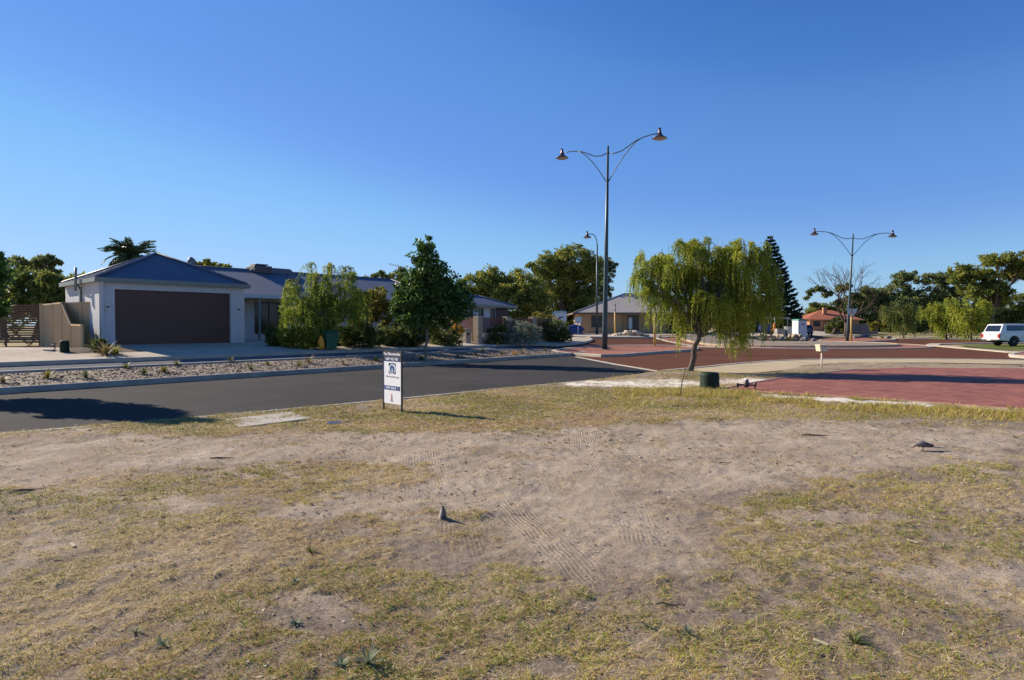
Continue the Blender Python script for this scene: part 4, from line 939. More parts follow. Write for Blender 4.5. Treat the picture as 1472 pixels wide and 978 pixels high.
dp.build('downpipe', M_gutter, house)
for u in (.26, 5.38):
    l = MB().box(u - .05, u + .05, -.09, -.001, 1.38, 1.62, bev=.015).build('wall_light', M_white, house)
    MB().box(u - .035, u + .035, -.10, -.091, 1.45, 1.55).build('lamp_glass', M_glass, l)
# main house
MX0, MX1, EV, WV, RV = 2.0, 23.0, 4.6, 6.4, 8.9; me_, mr = 2.45, 4.1
rf = MB(); caps = MB(); hip_roof(rf, MX0, MX1, EV, 13.2, me_, mr, 6.4, MX1 - 2.5, caps=caps, ry=RV)
o = rf.build('main_roof', M_roof, house); caps.build('ridge_cap', M_roof, o)
M_band = mat('pale_fascia', (.55, .56, .55), (.48, .49, .48), rough=.5)
MB().box(GX1 + .45, MX1, EV - .11, EV - .01, me_ - .2, me_ + .0).box(MX1, MX1 + .1, EV - .1, 13.2, me_ - .2, me_).build('fascia', M_band, house)
w = MB(); xs = GX1
for (a, b_) in [(GX1, 6.9), (7.9, 9.2), (11.0, 12.2), (13.6, 15.4), (17.2, MX1 - .6)]: w.box(a, b_, WV, WV + .2, -.4, me_ - .12)
for (a, b_) in [(6.9, 7.9), (9.2, 11.0), (12.2, 13.6), (15.4, 17.2)]: w.box(a, b_, WV, WV + .2, 2.12, me_ - .12)
for (a, b_) in [(9.2, 11.0), (12.2, 13.6), (15.4, 17.2)]: w.box(a, b_, WV, WV + .2, -.4, .3)
w.box(MX1 - .8, MX1 - .6, WV + .2, 12.9, -.4, me_ - .12); w.build('house_wall', M_render, house)
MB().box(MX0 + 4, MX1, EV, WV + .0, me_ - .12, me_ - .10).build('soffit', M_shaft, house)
d = window(house, 6.9, 7.9, 0, 2.12, WV + .12, 'front_door', .09, 1)
for a, b_, z in ((9.2, 11.0, .3), (12.2, 13.6, .3), (15.4, 17.2, .3)): window(house, a, b_, z, 2.12, WV + .1, 'window', .06, 1)
for u in (8.6, 11.6, 14.6, 17.8, 21): MB().box(u, u + .1, EV + .02, EV + .12, -.3, me_ - .12).build('verandah_post', M_gutter, house)
# cooler and flue on the roof
c = MB().box(10.2, 11.3, RV - .5, RV + .6, mr - .15, mr + .28, bev=.03)
o = c.build('roof_cooler', mat('cooler_grey', (.10, .075, .075), (.07, .06, .06), rough=.6), house)
MB().box(10.35, 11.15, RV - .35, RV + .45, mr + .33, mr + .40, bev=.02).box(10.6, 10.9, RV - .1, RV + .2, mr + .28, mr + .33).build('cooler_lid', M_roof, o)
MB().prism([(9.9, mr - .1), (10.4, mr + .22), (12.6, mr + .22), (13.0, mr - .1)], RV - .25, RV + .25).build('roof_flashing', M_roof, house)
MB().lathe([(.14, -.4), (.14, .1), (.2, .15), (.2, .38), (.12, .52), (.02, .58)], 14, (6.6, RV - .5, mr - .1)).build('flue_cowl', mat('cowl_grey', (.16, .18, .22), rough=.5), house)
an = MB().tube([(21.2, RV, mr - .1), (21.2, RV, mr + 1.15)], .02)
an.tube([(20.0, RV - .4, mr + 1.1), (22.0, RV + .3, mr + .95)], .012)
for k in range(6): an.tube([(20.1 + k * .3, RV - .75 + k * .1, mr + 1.09 - k * .02), (20.1 + k * .3, RV - .05 + k * .1, mr + 1.09 - k * .02)], .008, 5)
an.build('tv_aerial', M_dark, house)
# driveway slab (rises to the garage floor)
def P_h(u, v, z): q = Matrix.Rotation(HR, 3, 'Z') @ Vector((u, v, 0)); return Vector((HA.x + q.x, HA.y + q.y, z))
def slab(name, corners, m, th=.35):
    n = len(corners); vs = [tuple(c) for c in corners] + [(c[0], c[1], c[2] - th) for c in corners]
    o = MB().add(vs, [tuple(range(n)), tuple(range(2 * n - 1, n - 1, -1))] + [(i, (i + 1) % n, n + (i + 1) % n, n + i) for i in range(n)]).build(name, m); o['kind'] = 'structure'; return o
def fpz(x, y): return H(x, y) + .118
tA = T(-15.94, 24.2)
f0 = ST(24.55, tA + .6); f1 = ST(24.55, tA + 8.2)
g0 = P_h(.35, .128, .862); g1 = P_h(5.3, .128, .862)
slab('concrete_driveway', [(f0[0], f0[1], fpz(*f0)), (f1[0], f1[1], fpz(*f1)), P_h(7.6, .6, .855), P_h(5.75, .128, .862), g1, g0], M_conc)
slab('porch_slab', [P_h(5.7, .13, .842), P_h(8.6, 1.2, .842), P_h(8.6, 6.39, .842), P_h(5.7, 6.39, .842)], M_conc)
# ---- beige panel fences and gate
def panel_fence(name, label, pts, tops, mat_, group=None):
    """pts world xy, tops world z"""
    b = Vector((pts[0][0], pts[0][1], H(*pts[0]))); t = thing(name, label, 'fence', b, 0, group)
    for i in range(len(pts) - 1):
        A = Vector((pts[i][0] - b.x, pts[i][1] - b.y)); B = Vector((pts[i + 1][0] - b.x, pts[i + 1][1] - b.y)); d = (B - A); L = d.length; d.normalize(); nn = Vector((-d.y, d.x))
        za, zb = tops[i] - b.z, tops[i + 1] - b.z; n = max(2, int(L / .19)); mb = MB()
        vs = []; fs = []
        for k in range(n * 2 + 1):
            u = k / (n * 2); off = .02 if k % 2 else -.02; p = A + d * L * u + nn * off; z = za + (zb - za) * u
            vs += [(p.x, p.y, -.1), (p.x, p.y, z - .03)]
        for k in range(n * 2): fs.append((2 * k, 2 * k + 2, 2 * k + 3, 2 * k + 1))
        mb.add(vs, fs); mb.build('panel', mat_, t)
        c = MB(); q = nn * .03
        c.add([(A.x - q.x, A.y - q.y, za - .04), (A.x + q.x, A.y + q.y, za - .04), (A.x + q.x, A.y + q.y, za + .02), (A.x - q.x, A.y - q.y, za + .02), (B.x - q.x, B.y - q.y, zb - .04), (B.x + q.x, B.y + q.y, zb - .04), (B.x + q.x, B.y + q.y, zb + .02), (B.x - q.x, B.y - q.y, zb + .02)],
              [(0, 1, 2, 3), (7, 6, 5, 4), (0, 4, 5, 1), (1, 5, 6, 2), (2, 6, 7, 3), (3, 7, 4, 0)]); c.build('top_rail', mat_, t)
    for i, p in enumerate(pts):
        x, y = p[0] - b.x, p[1] - b.y; MB().box(x - .04, x + .04, y - .04, y + .04, -.12, tops[i] - b.z + .03).build('post', mat_, t)
    return t
a0, a1, a2, a3 = (-20.94, 28.0), (-18.4, 25.62), (-17.25, 24.5), (-15.85, 23.1)
panel_fence('panel_fence', 'beige steel panel fence whose top steps down towards the street beside the garage', [a0, (-19.6, 26.75), a1, a2, a3], [2.56, 2.56, 2.56, 1.66, 1.64], M_beigef, 'beige steel fences')
panel_fence('panel_fence', 'short run of beige steel fence joining the garage side wall behind the stepped fence', [(-18.33, 25.75), (-17.4, 25.3), (-16.72, 24.98)], [2.55, 2.55, 2.55], M_beigef, 'beige steel fences')
gt = thing('slatted_gate', 'brown gate of horizontal timber slats left of the beige fence', 'gate', (-21.1, 28.05, HT))
for x in (-.04, -1.55, -3.1, -4.65): MB().box(x - .05, x + .0, -.03, .03, -.1, 1.82).build('frame_post', M_dark, gt)
sl = MB()
for k in range(17): sl.box(-4.6, -.06, -.05, -.031, .10 + k * .102, .10 + k * .102 + .068)
sl.build('slats', M_timber, gt)
MB().box(-.02, .12, -.06, .06, -.1, 1.86).build('gate_post', M_beigef, gt)
# timber table behind the slats
tb = thing('timber_table', 'pale timber picnic table partly seen through the slatted gate', 'table', (-22.6, 29.2, HT))
M_pine = mat('pale_timber', (.38, .26, .15), (.27, .18, .10), rough=.8, scale=5)
MB().box(-.9, .9, -.4, .4, .70, .75).build('tabletop', M_pine, tb)
MB().box(-.9, .9, -.85, -.58, .42, .46).build('bench', M_pine, tb); MB().box(-.9, .9, .58, .85, .42, .46).build('bench', M_pine, tb)
for x in (-.6, .6): MB().prism([(-.75, 0), (-.62, 0), (.35, .70), (.22, .70)], x, x + .05, 'x').build('leg', M_pine, tb); MB().prism([(.75, 0), (.62, 0), (-.35, .70), (-.22, .70)], x + .051, x + .10, 'x').build('leg', M_pine, tb)
# ---- corner house
CH = thing('corner_house', 'white walled house with small blue hipped roof behind the red panelled wall', 'house', (-8.0, 40.0, HT), math.atan2(DY, DX))
# local: u along street, v back
def chl(x, y): dx, dy = x + 8.0, y - 40.0; return dx * DX + dy * DY, dx * NX + dy * NY
uR, vR = chl(.22, 50.0)
W0, W1 = uR - 9.5, uR - .35; ze = 3.2 - HT
mb = MB(); 
wins = [(uR - 3.9, uR - 3.3), (uR - 2.55, uR - 1.95), (uR - 5.2, uR - 4.5), (uR - 7.5, uR - 6.5)]
ed = sorted(wins); x = W0
for a, b_ in ed: mb.box(x, a, vR + .4, vR + .6, -.2, ze - .1).box(a, b_, vR + .4, vR + .6, 2.2, ze - .1).box(a, b_, vR + .4, vR + .6, -.2, .8); x = b_
mb.box(x, W1, vR + .4, vR + .6, -.2, ze - .1).box(W1 - .2, W1, vR + .6, vR + 4.0, -.2, ze - .1)
mb.build('wall', mat('white_render', (.56, .57, .60), (.5, .51, .53), rough=.9), CH)
for a, b_ in wins: window(CH, a, b_, .8, 2.2, vR + .5, mull=0, fw=.07)
MB().box(uR - 1.9, W1 + .002, vR + .36, vR + .398, .4, ze - .12).build('dark_cladding', mat('dark_cladding', (.07, .05, .05), rough=.8), CH)
rf = MB(); caps = MB(); hip_roof(rf, W0 - .3, uR + .15, vR, vR + 4.2, ze, ze + .78, W0 + 1.6, uR - 2.0, caps=caps); o = rf.build('roof', M_roof, CH); caps.build('ridge_cap', M_roof, o)
MB().box(W0 - .3, uR + .2, vR - .1, vR - .005, ze - .17, ze + .02).build('gutter', M_gutter, CH)
# ---- pillared wall with red panels
M_lime = mat('limestone', (.42, .33, .23), (.31, .245, .17), scale=3, rough=.95, bump=.6, bscale=20)
M_redpan = mat('red_panel', (.15, .045, .028), (.11, .033, .02), scale=4, rough=.6, stretch=(1, 1, 8))
pw = thing('panelled_wall', 'limestone wall with pillars and rust red slatted panels on the corner garden', 'wall', (-1.95, 36.0, .55), math.atan2(DY, DX))
base = MB().box(.41, 8.0, -.1, .1, -.3, .62).box(-.1, .1, .41, 5.2, -.3, .62); base.build('base_wall', M_lime, pw)
tp = 1.62
for k, u in enumerate((0, 2.6, 5.2, 7.9)): MB().box(u - .2 + (.2 if k == 0 else 0) - .2 * (k == 0), u + .2, -.2, .2, -.3, tp, bev=.01).build('pillar', M_lime, pw)
for v in (2.6, 5.2): MB().box(-.2, .2, v - .2, v + .2, -.3, tp, bev=.01).build('pillar', M_lime, pw)
for a in (.2, 2.8, 5.4):
    s_ = MB()
    for q in range(9): s_.box(a + .02, a + 2.28, -.03, .03, .66 + q * .1, .66 + q * .1 + .085)
    s_.build('slat_panel', M_redpan, pw)
for a in (.2, 2.8):
    s_ = MB()
    for q in range(9): s_.box(-.03, .03, a + .02, a + 2.18, .66 + q * .1, .66 + q * .1 + .085)
    s_.build('slat_panel', M_redpan, pw)
lb = thing('stone_letterbox', 'stacked pale stone letterbox pillar at the footpath left of the panelled wall', 'letterbox', G(670, 495.5) + Vector((0, 0, .05)), math.atan2(DY, DX))
mb = MB(); rr = random.Random(4)
for k in range(7):
    z = k * .115
    for j in range(2):
        e = rr.uniform(-.012, .012); mb.box(-.22 + e + j * .2, -.02 + e + j * .24, -.2 + e, .2 - e, z, z + .11, bev=.012)
mb.build('pillar', mat('split_stone', (.52, .44, .32), (.3, .25, .19), scale=4, rough=.95, bump=.6), lb)
MB().box(-.26, .26, -.25, .25, .808, .86, bev=.01).build('cap', M_lime, lb); MB().box(-.16, .1, -.215, -.202, .5, .62).build('slot', M_dark, lb)
# ---- tan house across the side street
th = thing('tan_house', 'tan brick house with pale grey hipped roof beyond the traffic island', 'house', (7.4, 68.0, .7), R(-1))
M_tan = mat('tan_brick', (.46, .30, .155), (.39, .25, .13), scale=3, rough=.9, bump=.3, bscale=30)
M_groof = mat('grey_roof_steel', (.42, .375, .32), (.36, .32, .275), scale=1, rough=.5)
mw = MB(); wt = 2.3
ops = [(1.2, 2.45, .75, 2.05), (5.2, 6.45, .45, 2.1)]
mw.box(0, 1.2, 0, .2, -.4, wt).box(1.2, 2.45, 0, .2, -.4, .75).box(1.2, 2.45, 0, .2, 2.05, wt).box(2.45, 4.3, 0, .2, -.4, wt).box(4.3, 4.5, .0, .9, -.4, wt)
mw.box(4.5, 5.2, .6, .8, -.4, wt).box(5.2, 6.45, .6, .8, -.4, .45).box(5.2, 6.45, .6, .8, 2.1, wt).box(6.45, 9.4, .6, .8, -.4, wt).box(9.2, 9.4, .8, 3.0, -.4, wt).box(12.2, 14, .6, .8, -.4, wt).box(9.4, 14, 3.0, 3.2, -.4, wt).box(-.0, .2, .2, 9.5, -.4, wt).box(13.8, 14, .8, 9.5, -.4, wt)
mw.build('wall', M_tan, th)
window(th, 1.2, 2.45, .75, 2.05, .12, mull=1); wn = window(th, 5.2, 6.45, .45, 2.1, .72, mull=1)
MB().box(5.35, 5.75, .70, .704, .6, 1.85).box(5.42, 5.7, .694, .698, 1.1, 1.35).build('blind', M_white, wn)
MB().tube([(10.6, .75, -.1), (10.6, .75, wt)], .09).build('verandah_post', M_white, th)
MB().box(10.2, 11.8, 2.96, 2.99, 0, 2.1).build('front_door', M_dark, th)
rf = MB(); caps = MB(); hip_roof(rf, -.75, 14.7, -.6, 10.2, wt + .05, wt + 2.35, 5.6, 9.2, rib=40, caps=caps); o = rf.build('roof', M_groof, th); caps.build('ridge_cap', M_groof, o)
MB().box(-.8, 14.75, -.7, -.61, wt - .12, wt + .07).box(-.85, -.76, -.6, 10.2, wt - .12, wt + .07).build('gutter', mat('brown_gutter', (.14, .10, .08), rough=.6), th)
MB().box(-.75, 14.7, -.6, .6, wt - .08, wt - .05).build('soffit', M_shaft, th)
# rubble in its front yard
def rubble(px0, px1, py, n, label, seed, hgt=.5, Y=None):
    r = random.Random(seed); a = G(px0, py); c = G(px1, py); m = (a + c) / 2; m.z = H(m.x, m.y); mb = MB()
    for i in range(n):
        u = r.uniform(-1, 1); s = r.uniform(.1, .26); mb.blob(((c.x - a.x) / 2 * u, r.uniform(-.8, .8), (1 - abs(u)) * hgt * r.random() + .05), (s, s * .8, s * .6), .25, 8, seed=i)
    o = mb.build('rubble_heap', M_gravel if seed % 2 else M_whites); o.location = m; return tag(o, label, 'rubble heap')
rubble(886, 926, 483.5, 70, 'heap of pale limestone rubble below the right window of the tan house', 6)
# ---- red tiled house and fence far behind
rh = thing('red_tiled_house', 'brick house with red tiled gabled roof beyond the grey fence', 'house', (51.0, 108.0, HT), R(-6))
M_tile = mat('red_tiles', (.42, .13, .06), (.28, .085, .045), scale=5, rough=.85, bump=.8, bscale=20)
M_rbrick = mat('orange_brick', (.42, .22, .11), (.33, .17, .09), scale=5, rough=.9)
MB().box(0, 2.2, -.9, -.7, -.2, 2.0).box(2.2, 8.4, .0, .2, -.2, 2.0).box(8.2, 8.4, .2, 7, -.2, 2.0).box(0, .2, -.7, 7, -.2, 2.0).box(2.0, 2.2, -.7, 0, -.2, 2.0).build('wall', M_rbrick, rh)
rf = MB(); hip_roof(rf, -.6, 9.0, -.5, 7.6, 2.0, 3.7, 3.4, 5.2, rib=.35); roof_plane(rf, (-.7, -1.4, 1.98), (2.8, -1.4, 1.98), (1.0, .2, 2.55), (1.1, .2, 2.55), .35); rf.build('roof', M_tile, rh)
window(rh, 3.2, 4.8, .8, 1.8, -.002); window(rh, 5.8, 7.4, .8, 1.8, -.002); window(rh, .6, 1.7, .8, 1.7, -.902)
MB().box(3.1, 3.7, 1.5, 2.1, 3.0, 4.1, bev=.02).build('chimney', M_rbrick, rh)
MB().box(-.65, 9.1, -.62, -.51, 1.85, 2.02).build('gutter', mat('yellow_gutter', (.55, .38, .18), rough=.6), rh)
rh2 = thing('red_tiled_house', 'second red tiled roof just showing between the pine and the first red tiled house', 'house', (48.5, 128.0, HT), R(-4))
MB().box(0, 7, 0, 6, -.2, 2.3).build('wall', M_rbrick, rh2); rf = MB(); hip_roof(rf, -.5, 7.5, -.5, 6.5, 2.3, 3.9, 2.5, 4.5, rib=.35); rf.build('roof', M_tile, rh2)
M_gfence = mat('grey_fence', (.23, .21, .20), (.18, .165, .16), scale=.8, rough=.8)
panel_fence('paling_fence', 'long grey fence in front of the red tiled house', [(49.0, 98.0), (51.5, 97.6), (54, 97.2), (56.5, 96.8)], [1.95, 1.95, 1.95, 1.95], M_gfence)
# ================================================================== OBJECTS
M_post = mat('green_steel_pole', (.055, .085, .09), (.04, .062, .068), scale=3, rough=.45, metal=.3)
M_brown = mat('brown_lamp_metal', (.115, .07, .065), (.08, .05, .048), scale=5, rough=.35, metal=.5)
M_lens = mat('lamp_lens', (.50, .45, .38), (.42, .38, .32), rough=.25)
M_yel = mat('yellow_pole_sleeve', (.62, .38, .09), (.52, .31, .07), scale=3, rough=.6)
M_blk = mat('black_rubber', (.015, .015, .016), (.01, .01, .01), rough=.7)
def lamp_head(par, pos, s=1.0):
    x, y, z = pos
    h = MB().lathe([(.02, .42), (.055, .40), (.075, .33), (.085, .16), (.12, .06), (.2, -.04), (.30, -.12), (.41, -.17), (.42, -.20), (.40, -.205)], 24, (x, y, z)).box(x - .09, x - .05, y - .03, y + .03, z + .2, z + .44, bev=.008)
    o = h.build('lamp_shade', M_brown, par)
    MB().lathe([(.385, -.204), (.36, -.225), (.24, -.27), (.1, -.29), (.01, -.295)], 24, (x, y, z)).build('lamp_lens', M_lens, o)
def street_lamp(label, base, ht, ang, tilt, half=3.35, r=.11, double=True, group='street lamps'):
    t = thing('street_lamp', label, 'street lamp', base, 0, group); t.rotation_euler = (0, tilt, 0)
    p = MB().tube([(0, 0, -.1), (0, 0, 1.2), (0, 0, ht * .5), (0, 0, ht)], [r * 1.25, r * 1.15, r * .85, r * .45], 16)
    p.tube([(0, 0, 0), (0, 0, .04)], r * 2, 12).box(r * .9, r * 1.25, -.06, .06, .5, .95)
    p.build('pole', M_post, t)
    c, s = math.cos(ang), math.sin(ang)
    for sg in ((1, -1) if double else (1,)):
        u = MB(); up = [(.03, -.32), (.45, -.42), (.95, -.36), (1.45, -.12), (1.9, .08), (2.4, .2), (2.9, .24), (half - .02, .22)]; lo = [(.05, -2.1), (.3, -1.75), (.65, -1.25), (1.05, -.75), (1.5, -.3), (1.9, .02), (2.2, .14)]
        k = half / 3.35
        f = lambda q: [Vector((sg * a * k * c, sg * a * k * s, ht - .1 + b)) for a, b in q]
        u.tube(f(up), .032, 8); u.tube(f(lo), .028, 8); u.build('arm', M_post, t)
        lamp_head(t, f([(half, .22)])[0] + Vector((0, 0, -.1)))
    return t
b = G(869, 505); b.z += .13
street_lamp('tall double armed street lamp standing on the brick splitter island', b, at(873, 210, b.y).z - b.z, math.atan2(-.65, .76), R(.8), 3.4, .14)
b = Vector((33.2, 62.0, .12)); street_lamp('distant double armed street lamp rising beside the give way sign', b, at(1229, 336, 62).z - .12, math.atan2(-.12, 1), R(2.6), 3.5, .12)
# single lamp
b = onY(858, 60); t = thing('street_lamp', 'single armed street lamp in front of the tan house, left of the tall double lamp', 'street lamp', b, 0, 'street lamps')
hh = at(860, 352, 60).z - b.z; MB().tube([(0, 0, -.1), (0, 0, hh * .5), (0, 0, hh)], [.12, .10, .065], 12).build('pole', M_post, t)
arc = [Vector((-.95 * math.sin(a) * 1.0 if 0 else -.5 + .5 * math.cos(a), 0, hh + 1.0 * math.sin(a))) for a in [i * math.pi / 2 / 6 for i in range(7)]] + [Vector((-.85, 0, hh + 1.03))]
MB().tube(arc, .04, 8).build('arm', M_post, t); lamp_head(t, (-.95, 0, hh + .88))
# give way sign
b = onY(1223.5, 60); b.z = .12
t = thing('give_way_sign', 'back of a triangular give way sign on a yellow sleeved pole by the far lamp', 'road sign', b)
zt = at(1222, 444, b.y).z - b.z; zb = at(1222, 457, b.y).z - b.z; k = b.y / F
tri = [(-9 * k, zt), (9 * k, zt), (.7 * k, zb), (-.7 * k, zb)]
MB().prism(tri, -.05, -.045).build('sign_plate', mat('sign_back_metal', (.42, .44, .48), (.36, .38, .42), rough=.4, metal=.3), t)
MB().prism([(a * .88, zt - (zt - z) * .92 - .03) for a, z in tri], -.0449, -.040).build('sign_face', M_white, t)
MB().tube([(0, 0, -.1), (0, 0, zt + .1)], .045, 10).build('pole', M_post, t); MB().tube([(.0, 0, -.02), (.0, 0, zt - .05)], .085, 12).build('sleeve', M_yel, t)
# yellow posts on / behind the islands
b = G(941, 499.6); b.z = .13; t = thing('bollard_pole', 'yellow pole on the splitter island reaching into the willow branches', 'pole', b, 0, 'yellow sleeved poles')
MB().tube([(0, 0, -.05), (0, 0, at(941, 452, b.y).z)], .075, 12).build('sleeve', M_yel, t); MB().tube([(0, 0, 2.0), (0, 0, 4.0)], .035, 8).build('pole', M_post, t)
b = onY(884, 58); t = thing('bollard_pole', 'yellow pole with a dark top in front of the tan house', 'pole', b, 0, 'yellow sleeved poles')
MB().tube([(0, 0, -.05), (0, 0, at(885, 448, 58).z - b.z)], .075, 12).build('sleeve', M_yel, t); MB().tube([(0, 0, 1.5), (0, 0, at(885, 437, 58).z - b.z)], .05, 8).build('pole', M_dark, t)
# for sale sign
P0 = G(552, 590); P1 = G(577, 594.5); b = (P0 + P1) / 2; b.z = .02; d = P1 - P0; ang = math.atan2(d.y, d.x); wd = .36
ss = thing('sale_sign', 'upright white and navy for sale sign standing on the verge', 'sign', b, ang)
hs = at(555, 503.5, P0.y).z - .02; hw_ = (P1 - P0).length / 2
M_sw = mat('sign_white', (.90, .90, .90), (.86, .86, .87), scale=2, rough=.45); M_navy = mat('sign_navy', (.025, .05, .14), (.02, .04, .12), rough=.45); M_sblue = mat('sign_blue', (.03, .09, .26), (.025, .08, .23), rough=.45)
M_black = mat('sign_dark_header', (.05, .045, .06), (.04, .035, .05), rough=.5); M_red = mat('sign_red', (.55, .03, .04), (.5, .03, .04), rough=.5); M_greyl = mat('sign_grey_letter', (.33, .33, .36), rough=.5)
for x in (-hw_ - .012, hw_ + .012): MB().box(x - .012, x + .012, -.012, .018, -.1, hs, bev=.002).build('frame_post', M_dark, ss)
MB().box(-hw_, hw_, -.008, .012, hs - .02, hs).build('frame_rail', M_dark, ss)
z0 = .13; bd = MB().box(-hw_, hw_, -.004, .004, z0, hs - .021).build('board', M_sw, ss)
def plate(name, m, x0, x1, za, zb, y=-.0055, par=None): return MB().box(x0, x1, y, y + .0012, za, zb).build(name, m, par or ss)
H_ = hs
plate('header_panel', M_black, -hw_ + .002, hw_ - .002, H_ - .115, H_ - .022); plate('number_panel', M_navy, -hw_ + .002, hw_ - .002, H_ - .205, H_ - .117)
def text(body, size, x, z, m, par, y=-.0085, align='CENTER', wid=None, ext=.0008, name='lettering', bold=0.0):
    cu = bpy.data.curves.new(name, 'FONT'); cu.body = body; cu.size = size; cu.align_x = align; cu.align_y = 'CENTER'; cu.extrude = ext; cu.offset = bold
    o = bpy.data.objects.new(name, cu); C.objects.link(o); bpy.context.view_layer.update()
    me = bpy.data.meshes.new_from_object(o.evaluated_get(bpy.context.evaluated_depsgraph_get())); bpy.data.objects.remove(o)
    w = max(v.co.x for v in me.vertices) - min(v.co.x for v in me.vertices); sx = (wid / w) if wid else 1
    for v in me.vertices: v.co = Vector((x + v.co.x * sx, y - v.co.z, z + v.co.y))
    me.materials.clear(); me.materials.append(m); o = bpy.data.objects.new(name, me); C.objects.link(o); o.parent = par; return o
W2 = 2 * hw_
text('Paul Bloomendale', .075, 0, H_ - .066, M_sw, ss, wid=W2 * .94, bold=.0015); text('0408 922 925', .062, -.005, H_ - .162, M_sw, ss, wid=W2 * .70, bold=.0015)
# emblem
cz = H_ - .335; q = W2 * .20
em = plate('emblem', M_navy, -q, q, cz - .10, cz + .10)
def disc(name, m, cx, cz_, rx, rz, y, par, a0=0, a1=2 * math.pi, inner=0.0, n=36):
    vs = []; fs = []
    for i in range(n + 1):
        a = a0 + (a1 - a0) * i / n
        for rr in (inner, 1.0): vs.append((cx + rx * rr * math.cos(a), y, cz_ + rz * rr * math.sin(a)))
    for i in range(n): fs.append((2 * i, 2 * i + 1, 2 * i + 3, 2 * i + 2))
    return MB().add(vs, fs).build(name, m, par)
disc('emblem_ring', M_sw, 0, cz, q * .98, .098, -.0070, ss); disc('emblem_disc', M_sblue, .002, cz - .012, q * .74, .072, -.0078, ss)
disc('emblem_ring', M_navy, 0, cz, q * 1.0, .10, -.0074, ss, R(60), R(150), .80)
disc('emblem_ring', M_sw, .002, cz - .004, q * .80, .082, -.0082, ss, R(40), R(205), .84)
MB().add([(-.018, -.0086, cz - .062), (.024, -.0086, cz - .062), (.004, -.0086, cz + .02)], [(0, 1, 2)]).build('emblem_sail', M_sw, ss)
text('Armstrong', .055, 0, H_ - .485, M_greyl, ss, wid=W2 * .72); 
fsz = H_ - .70
plate('sale_panel', M_sblue, -hw_ + .02, hw_ * .62, fsz - .04, fsz + .04); plate('sale_panel', M_navy, hw_ * .66, hw_ * .88, fsz - .04, fsz + .04)
text('FOR SALE', .055, -hw_ * .14, fsz, M_sw, ss, wid=W2 * .58, bold=.002)
rn = MB(); fx, fz = -.02, H_ - .895
for a, b_ in [((0, .055), (0, .005)), ((0, .005), (-.026, -.025)), ((-.026, -.025), (-.018, -.06)), ((0, .005), (.022, -.02)), ((.022, -.02), (.034, -.06)), ((-.028, .03), (.0, .042)), ((0, .042), (.028, .02))]:
    rn.tube([(fx + a[0], -.006, fz + a[1]), (fx + b_[0], -.006, fz + b_[1])], .005, 5)
rn.lathe([(.001, -.003), (.014, -.002), (.014, .002), (.001, .003)], 12, M=Matrix.Translation((fx, -.006, fz + .078)) @ Matrix.Rotation(R(90), 4, 'X')); rn.build('running_figure', M_red, ss)
# dark green pillar cover
b = G(1020, 560.5); b.z = .0; rr = 14.2 * b.y / F; hh = at(1020, 535, b.y).z
t = thing('pillar_cover', 'dark green rounded plastic pillar cover beside the red brick driveway', 'service pillar', b)
M_dgreen = mat('dark_green_plastic', (.016, .034, .018), (.010, .022, .013), scale=6, rough=.65, spec=.2)
MB().lathe([(rr * 1.0, -.05), (rr * 1.0, hh * .12), (rr * .97, hh * .2), (rr * .93, hh * .8), (rr * .90, hh * .92), (rr * .78, hh * .985), (rr * .5, hh), (.01, hh * 1.003)], 28).build('cover', M_dgreen, t)
MB().lathe([(rr * 1.03, .0), (rr * 1.03, hh * .06), (rr * 1.0, hh * .065)], 28).build('rim', M_dgreen, t)
# water meter pipework
b = G(1073, 561.5); b.z = 0.02; t = thing('water_meter', 'low brass water meter and tap pipework right of the green pillar cover', 'water meter', b, R(-5)); k = b.y / F
M_brass = mat('old_brass', (.16, .12, .09), (.08, .06, .05), rough=.5, metal=.5)
MB().tube([(-12 * k, 0, -.05), (-12 * k, 0, .10), (-9 * k, 0, .13), (9 * k, 0, .11), (12 * k, 0, .09), (12 * k, 0, -.05)], .018, 8).build('pipe', M_brass, t)
MB().lathe([(.05, .06), (.065, .10), (.065, .19), (.05, .21), (.05, .24)], 14).build('meter', M_brass, t); MB().lathe([(.052, .24), (.052, .27), (.01, .275)], 12).build('meter_cap', M_sw, t)
MB().lathe([(.02, .08), (.035, .12), (.035, .17), (.01, .18)], 10, (12.3 * k, 0, 0)).build('tap', M_brass, t); MB().lathe([(.02, .1), (.03, .13), (.03, .16), (.01, .17)], 10, (-12.3 * k, 0, 0)).build('tap', M_brass, t)
# stake
b = G(977, 571); b.z = 0; k = b.y / F
o = MB().tube([(0, 0, -.05), (3.5 * k, .02, 20 * k), (8.5 * k, .03, 43 * k)], [.012, .012, .010], 6).build('garden_stake', mat('weathered_stake', (.17, .15, .10), (.10, .09, .06), rough=.9)); o.location = b; tag(o, 'thin leaning wooden stake stuck in the long dry grass left of the green pillar cover', 'stake')
# letterbox
b = G(1181, 532); k = b.y / F; t = thing('letterbox', 'cream metal letterbox on a thin post at the top of the red driveway', 'letterbox', b, R(6))
M_cream = mat('cream_paint', (.70, .60, .42), (.64, .55, .38), rough=.5)
zb = at(1181, 505, b.y).z - b.z; zt = at(1181, 496.2, b.y).z - b.z
MB().tube([(0, 0, -.1), (0, 0, zb)], .028, 10).build('post', M_cream, t)
MB().prism([(-5.3 * k, zb), (5.3 * k, zb), (6.6 * k, zt - .03), (6.6 * k, zt), (-6.6 * k, zt), (-6.6 * k, zt - .03)], -.14, .14).build('box', M_cream, t)
MB().box(-6.9 * k, 6.9 * k, -.17, .16, zt + .001, zt + .02, bev=.004).build('lid', M_cream, t); MB().box(-3.5 * k, 3.5 * k, -.146, -.141, zt - .07, zt - .05).build('slot', M_dark, t)
